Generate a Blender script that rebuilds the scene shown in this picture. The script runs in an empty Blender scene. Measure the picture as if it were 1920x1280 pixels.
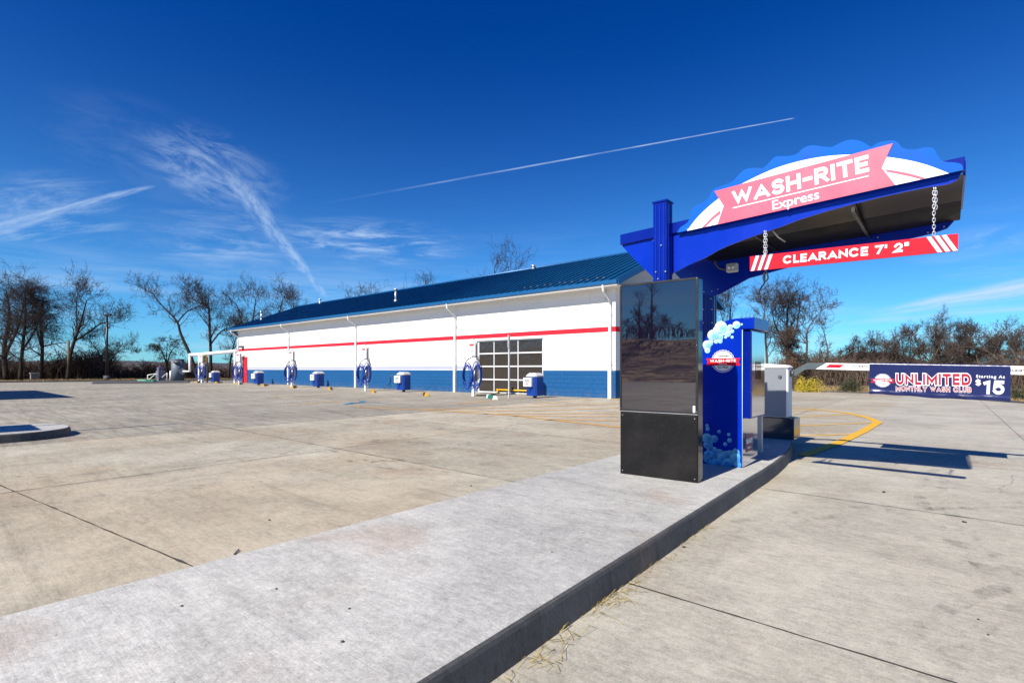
import bpy, math, random
from mathutils import Vector, Matrix
from math import sin, cos, pi, radians, sqrt

# ------------------------------------------------------------------ camera, sky, sun
S = bpy.context.scene
COL = S.collection
F = 958.0; HOR = 691.0; TH = math.atan(816/958); CT, ST = cos(TH), sin(TH); CAMZ = 1.27
cam = bpy.data.cameras.new('camera'); camo = bpy.data.objects.new('camera', cam); COL.objects.link(camo)
camo.location = (0, 0, CAMZ); camo.rotation_euler = (pi/2, 0, TH)
cam.sensor_width = 36; cam.lens = F/1920*36; cam.shift_y = (HOR-640)/1920
cam.clip_start = .05; cam.clip_end = 3000
S.camera = camo
S.view_settings.view_transform = 'Standard'; S.view_settings.look = 'None'
S.view_settings.gamma = 1; S.view_settings.exposure = 0.62
SUN_EL = radians(41); SUN_AZ = radians(182.2)
tosun = Vector((sin(SUN_AZ)*cos(SUN_EL), cos(SUN_AZ)*cos(SUN_EL), sin(SUN_EL)))
sl = bpy.data.lights.new('sun', 'SUN'); sl.energy = 5.0; sl.angle = radians(.5); sl.color = (1, .93, .82)
so = bpy.data.objects.new('sun', sl); COL.objects.link(so)
so.rotation_euler = (-tosun).to_track_quat('-Z', 'Y').to_euler(); so.location = (0, 0, 30)

def cam2w(xc, zc): return (xc*CT - zc*ST, xc*ST + zc*CT)
def gp(x, y, z=0.0):
    """photo pixel -> world point on the horizontal plane z"""
    zc = F*(CAMZ-z)/(y-HOR); X, Y = cam2w((x-960)/F*zc, zc); return Vector((X, Y, z))
def fx(x, Y):
    """world X where pixel column x meets the vertical plane Y=const"""
    r = (x-960)/F; return (r*CT*Y - ST*Y)/(CT + r*ST)
def zc_of(X, Y): return -X*ST + Y*CT
def fp(x, y, Y):
    X = fx(x, Y); return Vector((X, Y, CAMZ + (HOR-y)/F*zc_of(X, Y)))
def pd(x, y, zc):
    """pixel at camera depth zc"""
    X, Y = cam2w((x-960)/F*zc, zc); return Vector((X, Y, CAMZ+(HOR-y)/F*zc))
def pdir(x, y):
    X, Y = cam2w((x-960)/F, 1); return Vector((X, Y, (HOR-y)/F)).normalized()

# node helpers
class NT:
    def __init__(s, t): s.t = t; s.n = t.nodes; s.l = t.links
    def new(s, typ, **k):
        n = s.n.new(typ)
        for a, v in k.items(): setattr(n, a, v)
        return n
    def put(s, sock, v):
        if hasattr(v, 'is_output'): s.l.new(v, sock)
        elif v is not None: sock.default_value = v
    def m(s, op, a, b=None, c=None, clamp=False):
        n = s.new('ShaderNodeMath', operation=op); n.use_clamp = clamp
        s.put(n.inputs[0], a)
        if b is not None: s.put(n.inputs[1], b)
        if c is not None: s.put(n.inputs[2], c)
        return n.outputs[0]
    def dot(s, a, v):
        n = s.new('ShaderNodeVectorMath', operation='DOT_PRODUCT'); s.put(n.inputs[0], a); s.put(n.inputs[1], tuple(v)); return n.outputs['Value']
    def comb(s, x, y, z):
        n = s.new('ShaderNodeCombineXYZ'); s.put(n.inputs[0], x); s.put(n.inputs[1], y); s.put(n.inputs[2], z); return n.outputs[0]
    def noise(s, vec, scale, detail=4, rough=.55, dist=0.0):
        n = s.new('ShaderNodeTexNoise'); s.put(n.inputs['Vector'], vec)
        n.inputs['Scale'].default_value = scale; n.inputs['Detail'].default_value = detail
        n.inputs['Roughness'].default_value = rough; n.inputs['Distortion'].default_value = dist
        return n.outputs['Fac']
    def map(s, v, a, b, c=0., d=1., smooth=True):
        n = s.new('ShaderNodeMapRange'); n.interpolation_type = 'SMOOTHSTEP' if smooth else 'LINEAR'
        s.put(n.inputs[0], v)
        for i, q in enumerate((a, b, c, d)): s.put(n.inputs[i+1], q)
        return n.outputs[0]
    def mix(s, f, a, b, blend='MIX'):
        n = s.new('ShaderNodeMix', data_type='RGBA', blend_type=blend)
        s.put(n.inputs[0], f)
        s.put(n.inputs[6], (*a, 1) if isinstance(a, tuple) and len(a) == 3 else a)
        s.put(n.inputs[7], (*b, 1) if isinstance(b, tuple) and len(b) == 3 else b)
        return n.outputs[2]

W = bpy.data.worlds.new('World'); S.world = W; W.use_nodes = True
w = NT(W.node_tree); w.n.clear()
sky = w.new('ShaderNodeTexSky', sky_type='NISHITA'); sky.sun_disc = False
sky.sun_elevation = SUN_EL; sky.sun_rotation = SUN_AZ; sky.altitude = 800; sky.air_density = 1.0; sky.dust_density = .25; sky.ozone_density = 4.5
D = w.new('ShaderNodeTexCoord').outputs['Generated']
sep = w.new('ShaderNodeSeparateXYZ'); w.l.new(D, sep.inputs[0]); dz = sep.outputs[2]
# a very clear, polarised winter sky: deep at the top, paler low down
tint = w.mix(w.map(dz, .0, .6, 0, 1), (.42, 1.0, 1.38), (.0, .37, 1.06))
skyc = w.mix(1.0, sky.outputs[0], tint, 'MULTIPLY')
cov = None
def add_cov(v):
    global cov
    cov = v if cov is None else w.m('MAXIMUM', cov, v)
def streak(a, b, w0, w1, strength, tex=(3, 40), wob=.004, soft=.35, fade=(.05, .1), seed=0.):
    da, db = pdir(*a), pdir(*b); n = da.cross(db).normalized(); al = (db - da*db.dot(da)).normalized()
    bn = w.dot(D, n); t = w.m('ARCTAN2', w.dot(D, al), w.dot(D, da)); ang = da.angle(db)
    tt = w.m('DIVIDE', t, ang)
    wv = w.comb(w.m('MULTIPLY', t, 14.), seed, 0.)
    wob_ = w.m('MULTIPLY', w.m('SUBTRACT', w.noise(wv, 1., 3), .5), wob*2)
    dist = w.m('ABSOLUTE', w.m('ADD', bn, wob_))
    wid = w.map(tt, 0., 1., w0, w1, False)
    core = w.map(w.m('DIVIDE', dist, wid), soft, 1., 1., 0.)
    ends = w.m('MULTIPLY', w.map(tt, 0., max(.002, fade[0]), 0., 1.), w.map(tt, 1.-max(.002, fade[1]), 1., 1., 0.))
    nz = w.noise(w.comb(w.m('MULTIPLY', t, tex[0]), w.m('MULTIPLY', bn, tex[1]), seed), 3., 6, .65)
    nn = w.map(nz, .3, .68, .15, 1.)
    add_cov(w.m('MULTIPLY', w.m('MULTIPLY', w.m('MULTIPLY', core, ends), nn), strength))
def patch(c, e, hw, strength, tex=(5, 22), seed=0.):
    """feathery cirrus round pixel c, brushed towards pixel e"""
    dc, de = pdir(*c), pdir(*e); n = dc.cross(de).normalized(); al = (de - dc*de.dot(dc)).normalized(); L = dc.angle(de)
    u = w.m('DIVIDE', w.dot(D, al), L); v = w.m('DIVIDE', w.dot(D, n), hw)
    u = w.m('ADD', u, w.m('MULTIPLY', w.m('SUBTRACT', w.noise(D, 6., 4), .5), .5))
    r = w.m('SQRT', w.m('ADD', w.m('MULTIPLY', u, u), w.m('MULTIPLY', v, v)))
    front = w.map(w.dot(D, dc), .2, .4)
    nz = w.noise(w.comb(w.m('MULTIPLY', w.dot(D, al), tex[0]), w.m('MULTIPLY', w.dot(D, n), tex[1]), seed), 1.6, 7, .68, .5)
    add_cov(w.m('MULTIPLY', w.m('MULTIPLY', w.map(r, .15, 1.1, 1., 0.), front), w.m('MULTIPLY', w.map(nz, .38, .78), strength)))
streak((1493, 221), (560, 390), .0010, .0026, .75, tex=(2, 10), wob=.0006, fade=(.01, .75), seed=1.)
streak((385, 270), (622, 572), .034, .009, .55, tex=(14, 30), wob=.007, soft=.05, fade=(.3, .1), seed=3.)
streak((300, 345), (-60, 440), .003, .017, .6, tex=(5, 40), wob=.005, soft=.1, fade=(.1, .0), seed=5.)
streak((1990, 528), (1560, 600), .024, .007, .95, tex=(3, 40), wob=.004, soft=.05, fade=(.0, .6), seed=7.)
streak((1990, 570), (1500, 612), .012, .006, .5, tex=(3, 40), wob=.004, soft=.05, fade=(.0, .5), seed=8.)
patch((400, 320), (560, 380), .07, .6, (7, 20), 2.)
patch((690, 455), (900, 465), .05, .95, (5, 26), 4.)
patch((430, 455), (620, 470), .07, .55, (4, 22), 6.)
patch((90, 420), (260, 400), .08, .75, (4, 22), 9.)
patch((1840, 452), (1960, 440), .03, .4, (8, 20), 11.)
patch((250, 290), (430, 350), .09, .12, (4, 14), 12.)
patch((620, 540), (800, 560), .05, .5, (3, 22), 14.)
# thin veil near the horizon
vz = w.noise(w.comb(w.m('MULTIPLY', sep.outputs[0], 2.), w.m('MULTIPLY', sep.outputs[1], 2.), w.m('MULTIPLY', dz, 22.)), 1.4, 6, .6, .3)
add_cov(w.m('MULTIPLY', w.m('MULTIPLY', w.map(vz, .42, .8), w.map(dz, .02, .3, 1., 0.)), .55))
cl = w.mix(cov, skyc, (5.6, 7.2, 9.4))
bg = w.new('ShaderNodeBackground'); w.l.new(cl, bg.inputs[0]); bg.inputs[1].default_value = .07
ow = w.new('ShaderNodeOutputWorld'); w.l.new(bg.outputs[0], ow.inputs[0])

# ------------------------------------------------------------------ materials
MATS = {}
def mat(name, col, rough=.6, metal=0., var=.12, nscale=6., bump=0., bscale=60., spec=.5, coat=0., stretch=(1, 1, 1)):
    if name in MATS: return MATS[name]
    M = bpy.data.materials.new(name); M.use_nodes = True; t = NT(M.node_tree)
    b = t.n['Principled BSDF']; MATS[name] = M
    tc = t.new('ShaderNodeTexCoord').outputs['Object']
    if stretch != (1, 1, 1):
        mp = t.new('ShaderNodeMapping'); t.l.new(tc, mp.inputs[0]); mp.inputs['Scale'].default_value = stretch; tc = mp.outputs[0]
    n1 = t.noise(tc, nscale, 5, .6)
    f = t.map(n1, .25, .75, 0, 1, False)
    dk = tuple(c*(1-var) for c in col); lt = tuple(min(1, c*(1+var)) for c in col)
    t.put(b.inputs['Base Color'], t.mix(f, dk, lt))
    t.put(b.inputs['Roughness'], t.map(n1, .2, .8, max(.0, rough*(1-.25)), min(1, rough*(1.25)), False))
    b.inputs['Metallic'].default_value = metal; b.inputs['Specular IOR Level'].default_value = spec
    if coat: b.inputs['Coat Weight'].default_value = coat; b.inputs['Coat Roughness'].default_value = .05
    if bump:
        bn = t.new('ShaderNodeBump'); bn.inputs['Strength'].default_value = bump; bn.inputs['Distance'].default_value = .02
        t.l.new(t.noise(tc, bscale, 4, .6), bn.inputs['Height']); t.l.new(bn.outputs[0], b.inputs['Normal'])
    return M

def concrete(name, base, warm, grey_left=None, broom=.5, island=False):
    M = bpy.data.materials.new(name); M.use_nodes = True; t = NT(M.node_tree); b = t.n['Principled BSDF']; MATS[name] = M
    P = t.new('ShaderNodeNewGeometry').outputs['Position']
    sp = t.new('ShaderNodeSeparateXYZ'); t.l.new(P, sp.inputs[0]); X, Y, Z = sp.outputs
    big = t.noise(P, .32, 4, .6, .4); mid = t.noise(P, 1.6, 6, .68, .6); sml = t.noise(P, 26., 5, .7); fine = t.noise(P, 330., 3, .75)
    br = t.noise(t.comb(t.m('MULTIPLY', X, 1.6), t.m('MULTIPLY', Y, 95.), 0.), 1., 4, .7, .2)
    br2 = t.noise(t.comb(t.m('MULTIPLY', X, .7), t.m('MULTIPLY', Y, 7.), 3.), 1., 6, .7, .5)
    c = t.mix(t.map(big, .35, .68), base, warm)
    c = t.mix(t.m('MULTIPLY', t.map(mid, .46, .72), .42), c, tuple(q*.6 for q in base))
    c = t.mix(t.m('MULTIPLY', t.map(mid, .44, .25), .3), c, tuple(min(.8, q*1.3) for q in base))
    c = t.mix(t.m('MULTIPLY', t.map(br2, .48, .72), .45), c, tuple(q*.55 for q in warm))
    if grey_left:
        edge = t.m('ADD', X, t.m('MULTIPLY', t.m('SUBTRACT', mid, .5), .15))
        g = t.map(edge, -11.72, -11.62, 1, 0)
        c = t.mix(t.m('MULTIPLY', g, .75), c, t.mix(t.map(br2, .4, .62), grey_left, tuple(q*.62 for q in grey_left)))
        rt = t.map(edge, -1.6, -1.3, 0, 1)
        c = t.mix(t.m('MULTIPLY', rt, .55), c, (.41, .40, .345))
    # rusty blushes and dark oil marks
    vo = t.noise(P, .85, 3, .5, .2)
    c = t.mix(t.m('MULTIPLY', t.map(vo, .58, .72), .35), c, (.33, .225, .145))
    oil = t.noise(t.comb(t.m('MULTIPLY', X, .8), t.m('MULTIPLY', Y, 2.2), 9.), 1.1, 5, .75)
    c = t.mix(t.m('MULTIPLY', t.map(oil, .62, .78), .5), c, (.1, .1, .1))
    spk = t.map(t.noise(P, 75., 2, .5), .69, .76)
    c = t.mix(t.m('MULTIPLY', spk, .6), c, (.07, .065, .06))
    val = t.m('ADD', t.m('MULTIPLY', t.m('SUBTRACT', sml, .5), .75), t.m('MULTIPLY', t.m('SUBTRACT', fine, .5), .9))
    val = t.m('ADD', val, t.m('MULTIPLY', t.m('SUBTRACT', br, .5), broom))
    val = t.m('ADD', val, t.map(t.noise(P, .55, 5, .62, .8), .3, .7, -.15, .11))
    val = t.m('ADD', val, t.map(t.noise(P, 5.5, 4, .7, .3), .35, .65, -.07, .06))
    val = t.m('ADD', val, t.map(t.noise(P, 85., 4, .8), .32, .68, -.17, .17))
    val = t.m('ADD', val, t.map(t.noise(t.comb(t.m('MULTIPLY', X, 8.), t.m('MULTIPLY', Y, 30.), 5.), 1., 5, .75), .34, .66, -.10, .10))
    if grey_left:   # each pour has its own tone
        wn = t.new('ShaderNodeTexWhiteNoise', noise_dimensions='2D')
        t.l.new(t.comb(t.m('FLOOR', t.m('DIVIDE', t.m('ADD', X, 7.2), 4.49)), t.m('FLOOR', t.m('DIVIDE', t.m('SUBTRACT', Y, .92), 3.49)), 0.), wn.inputs['Vector'])
        slab = t.m('MULTIPLY', t.m('SUBTRACT', wn.outputs['Value'], .5), t.map(X, -3.3, -3.2, .17, 0.))
        val = t.m('ADD', val, slab)
    hs = t.new('ShaderNodeHueSaturation'); t.l.new(c, hs.inputs['Color']); t.put(hs.inputs['Value'], t.m('ADD', 1., val))
    t.l.new(hs.outputs[0], b.inputs['Base Color'])
    t.put(b.inputs['Roughness'], t.map(mid, .3, .7, .5 if island else .62, .85, False)); b.inputs['Specular IOR Level'].default_value = .4
    bp = t.new('ShaderNodeBump'); bp.inputs['Strength'].default_value = .35; bp.inputs['Distance'].default_value = .006
    t.put(bp.inputs['Height'], t.m('ADD', t.m('MULTIPLY', br, 1.), fine)); t.l.new(bp.outputs[0], b.inputs['Normal'])
    return M
M_lot = concrete('lot concrete', (.41, .38, .30), (.375, .32, .23), grey_left=(.30, .28, .23), broom=.3)
M_isl = concrete('island concrete', (.40, .40, .375), (.48, .47, .435), broom=.26, island=True)
M_kerb = concrete('shade darkened kerb concrete', (.085, .085, .085), (.07, .07, .07), broom=.1)  # shade of the kerb face is darkened into the concrete colour

def ground_mat():
    M = bpy.data.materials.new('dry grass ground'); M.use_nodes = True; t = NT(M.node_tree); b = t.n['Principled BSDF']
    P = t.new('ShaderNodeNewGeometry').outputs['Position']
    a = t.noise(P, .5, 6, .7, .4); c2 = t.noise(P, 9., 5, .7)
    c = t.mix(t.map(a, .35, .65), (.15, .105, .045), (.235, .165, .075))
    c = t.mix(t.m('MULTIPLY', t.map(c2, .4, .7), .6), c, (.06, .05, .028))
    c = t.mix(t.m('MULTIPLY', t.map(t.noise(P, .16, 3), .5, .7), .4), c, (.075, .085, .03))
    t.l.new(c, b.inputs['Base Color']); b.inputs['Roughness'].default_value = .95
    bp = t.new('ShaderNodeBump'); bp.inputs['Strength'].default_value = .8; bp.inputs['Distance'].default_value = .1
    t.l.new(c2, bp.inputs['Height']); t.l.new(bp.outputs[0], b.inputs['Normal'])
    return M
M_ground = ground_mat()

def block_mat(name, col, bumpk=.5, speck=0., dirt=.06, mort=.22):
    """painted concrete block: 0.4 x 0.2 courses"""
    M = bpy.data.materials.new(name); M.use_nodes = True; t = NT(M.node_tree); b = t.n['Principled BSDF']
    P = t.new('ShaderNodeNewGeometry').outputs['Position']
    sp = t.new('ShaderNodeSeparateXYZ'); t.l.new(P, sp.inputs[0])
    v = t.comb(t.m('ADD', sp.outputs[0], sp.outputs[1]), sp.outputs[2], 0.)
    bk = t.new('ShaderNodeTexBrick'); t.l.new(v, bk.inputs['Vector'])
    bk.inputs['Scale'].default_value = 1.; bk.inputs['Brick Width'].default_value = .4; bk.inputs['Row Height'].default_value = .2
    bk.inputs['Mortar Size'].default_value = .006; bk.inputs['Mortar Smooth'].default_value = .3
    bk.offset = .5
    n1 = t.noise(P, 1.3, 5, .6); n2 = t.noise(P, 38., 4, .7)
    c = t.mix(t.m('MULTIPLY', t.map(n1, .4, .75), dirt*4), col, tuple(q*.78 for q in col))
    c = t.mix(t.m('MULTIPLY', bk.outputs['Fac'], mort), c, tuple(q*.7 for q in col))
    spl = t.m('MULTIPLY', t.map(sp.outputs[2], .02, .42, 1., 0.), t.map(t.noise(P, 3.2, 5, .7), .35, .65))
    c = t.mix(t.m('MULTIPLY', spl, .2 if speck else .45), c, (.20, .17, .13))
    run = t.m('MULTIPLY', t.map(t.noise(t.comb(t.m('MULTIPLY', t.m('ADD', sp.outputs[0], sp.outputs[1]), 3.), t.m('MULTIPLY', sp.outputs[2], .25), 0.), 1.6, 5, .7), .55, .78), .22)
    c = t.mix(t.m('MULTIPLY', run, .4 if speck else 1.), c, tuple(q*.55 for q in col))
    if speck:
        c = t.mix(t.m('MULTIPLY', t.map(t.noise(P, 16., 5, .8), .56, .68), speck), c, tuple(min(1, q*1.5+.03) for q in col))
        c = t.mix(t.m('MULTIPLY', t.map(n2, .5, .35), speck), c, tuple(q*.62 for q in col))
    t.l.new(c, b.inputs['Base Color']); b.inputs['Roughness'].default_value = .72; b.inputs['Specular IOR Level'].default_value = .3
    bp = t.new('ShaderNodeBump'); bp.inputs['Strength'].default_value = bumpk; bp.inputs['Distance'].default_value = .012
    t.put(bp.inputs['Height'], t.m('SUBTRACT', t.m('MULTIPLY', n2, .8), bk.outputs['Fac']))
    t.l.new(bp.outputs[0], b.inputs['Normal'])
    return M
M_wall = block_mat('white painted block', (.80, .79, .77))
M_wblue = block_mat('blue painted block', (.003, .082, .24), .9, .8, mort=.05)
M_wgrey = block_mat('lavender grey block', (.36, .38, .50), .4)
M_wred = block_mat('red painted block', (.72, .012, .03), .3)

def roof_mat():
    M = bpy.data.materials.new('blue metal roof'); M.use_nodes = True; t = NT(M.node_tree); b = t.n['Principled BSDF']
    P = t.new('ShaderNodeNewGeometry').outputs['Position']
    n = t.noise(P, 1.2, 4)
    t.l.new(t.mix(t.map(n, .3, .7), (.005, .078, .185), (.007, .10, .235)), b.inputs['Base Color'])
    b.inputs['Roughness'].default_value = .38; b.inputs['Metallic'].default_value = .35
    return M
M_roof = roof_mat()
M_fascia = mat('blue metal trim', (.008, .10, .26), .35, .2, .06)
M_soffit = mat('white trim', (.74, .73, .70), .6, 0, .06)
M_white = mat('white enamel', (.80, .80, .79), .38, 0, .05, 5)
M_grey = mat('light grey plastic', (.45, .46, .47), .5, 0, .1, 5)
M_dgrey = mat('dark grey metal', (.09, .095, .10), .45, .3, .15, 8)
M_black = mat('black metal', (.012, .012, .014), .4, 0, .3, 8)
M_steel = mat('galvanised steel', (.55, .56, .58), .35, .8, .15, 9)
M_chain = mat('zinc chain', (.75, .75, .76), .3, .7, .12, 30)
M_gblue = mat('cobalt gloss paint', (.0, .022, .38), .25, 0, .10, 3, 0, 60, .35, .1)
M_gnavy = mat('cobalt gloss post paint', (.0, .010, .22), .25, 0, .10, 3, 0, 60, .35, .1)
M_sblue = mat('bright blue vinyl', (.0, .10, .50), .6, 0, .18, 7, 0, 60, .15)
M_svwhite = mat('white vinyl', (.82, .83, .85), .4, 0, .04)
M_pink = mat('red vinyl with glare tint', (.74, .115, .175), .35, 0, .06, 4)  # sun glare on the red vinyl is mixed into this pinkish base
M_red = mat('red sign vinyl', (.72, .006, .022), .5, 0, .06, 4, 0, 60, .2)
M_dred = mat('crimson print', (.34, .006, .035), .4, 0, .06, 4)
M_binblue = mat('royal blue plastic', (.004, .038, .24), .35, 0, .12, 3)
M_hose = mat('blue ribbed hose', (.006, .05, .30), .45, 0, .2, 30)
M_rubber = mat('black rubber', (.015, .015, .017), .7, 0, .3, 10)
M_yellow = mat('yellow paint', (.75, .42, .01), .6, 0, .15, 10)
M_green = mat('green rubber', (.01, .13, .09), .6, 0, .2, 8)
M_rdoor = mat('red door paint', (.60, .008, .02), .35, 0, .06)
M_tank = mat('grey blue tank', (.11, .14, .18), .55, 0, .12, 4)
M_amber = mat('signal yellow', (.72, .36, .01), .5, 0, .12, 6)
M_navy = mat('navy banner vinyl', (.006, .013, .085), .28, 0, .15, 3, .25, 7)
M_teal = mat('teal print', (.02, .35, .33), .5)
M_straw = mat('dry straw', (.38, .29, .09), .8, 0, .3, 20)
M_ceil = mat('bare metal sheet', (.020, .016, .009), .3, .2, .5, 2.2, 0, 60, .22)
M_stain = mat('polished stainless', (.62, .63, .66), .09, 1., .05, 3)
M_pebble = mat('dark pebble', (.05, .045, .04), .9)
M_bark = mat('dark bark', (.030, .022, .018), .95, 0, .35, 5, .6, 12, .2)
M_barkw = mat('warm bark', (.095, .072, .056), .95, 0, .3, 5, .6, 12, .2)
M_twig = mat('twig brown', (.048, .036, .034), .95, 0, .35, 2, 0, 10, .2)
M_twigw = mat('warm twig brown', (.088, .066, .055), .95, 0, .35, 2, 0, 10, .2)
M_brush = mat('brush brown', (.075, .052, .040), .95, 0, .5, .6, 0, 10, .2)
M_joint = mat('joint sealant', (.045, .04, .038), .9, 0, .3, 6)

def glass_dark(name, col, rough, ior, wav=0.):
    M = bpy.data.materials.new(name); M.use_nodes = True; t = NT(M.node_tree); b = t.n['Principled BSDF']
    P = t.new('ShaderNodeTexCoord').outputs['Object']
    b.inputs['Base Color'].default_value = (*col, 1); b.inputs['IOR'].default_value = ior
    t.put(b.inputs['Roughness'], t.map(t.noise(P, 3., 3), .3, .7, rough*.6, rough*1.4, False))
    if wav:
        bp = t.new('ShaderNodeBump'); bp.inputs['Strength'].default_value = wav; bp.inputs['Distance'].default_value = .05
        t.l.new(t.noise(P, 2.2, 3, .5, .8), bp.inputs['Height']); t.l.new(bp.outputs[0], b.inputs['Normal'])
    return M
M_screen = glass_dark('screen glass', (.006, .004, .012), .018, 2.05)
M_pane = glass_dark('dark door glass', (.035, .03, .026), .06, 1.65, .35)
def speck_black():
    M = bpy.data.materials.new('speckled black laminate'); M.use_nodes = True; t = NT(M.node_tree); b = t.n['Principled BSDF']
    P = t.new('ShaderNodeTexCoord').outputs['Object']
    s = t.map(t.noise(P, 160., 2, .5), .66, .74); s2 = t.map(t.noise(P, 3., 4), .4, .7)
    c = t.mix(s2, (.006, .006, .007), (.014, .013, .013)); c = t.mix(t.m('MULTIPLY', s, .5), c, (.12, .11, .10))
    t.l.new(c, b.inputs['Base Color']); b.inputs['Roughness'].default_value = .42; b.inputs['Specular IOR Level'].default_value = .22
    return M
M_speck = speck_black()
M_teal_dark = mat('dark gloss box paint', (.014, .028, .04), .12, 0, .15, 3, 0, 60, .6, .3)
def fadepaint(name, col, lo, hi):
    """worn road paint: the paint is missing in streaks, so the concrete shows"""
    M = bpy.data.materials.new(name); M.use_nodes = True; t = NT(M.node_tree); b = t.n['Principled BSDF']
    P = t.new('ShaderNodeNewGeometry').outputs['Position']
    sp = t.new('ShaderNodeSeparateXYZ'); t.l.new(P, sp.inputs[0])
    n = t.noise(t.comb(t.m('MULTIPLY', sp.outputs[0], 1.5), t.m('MULTIPLY', sp.outputs[1], 7.), 0.), 1.3, 6, .75)
    b.inputs['Base Color'].default_value = (*col, 1); b.inputs['Roughness'].default_value = .7
    t.put(b.inputs['Alpha'], t.map(n, lo, hi, .15, 1.))
    return M
M_ypaint = fadepaint('yellow road paint', (.66, .37, .015), .2, .45)
M_opaint = fadepaint('faded orange road paint', (.60, .32, .06), .25, .58)
M_bpaint = fadepaint('blue road paint', (.02, .16, .30), .3, .5)

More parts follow.
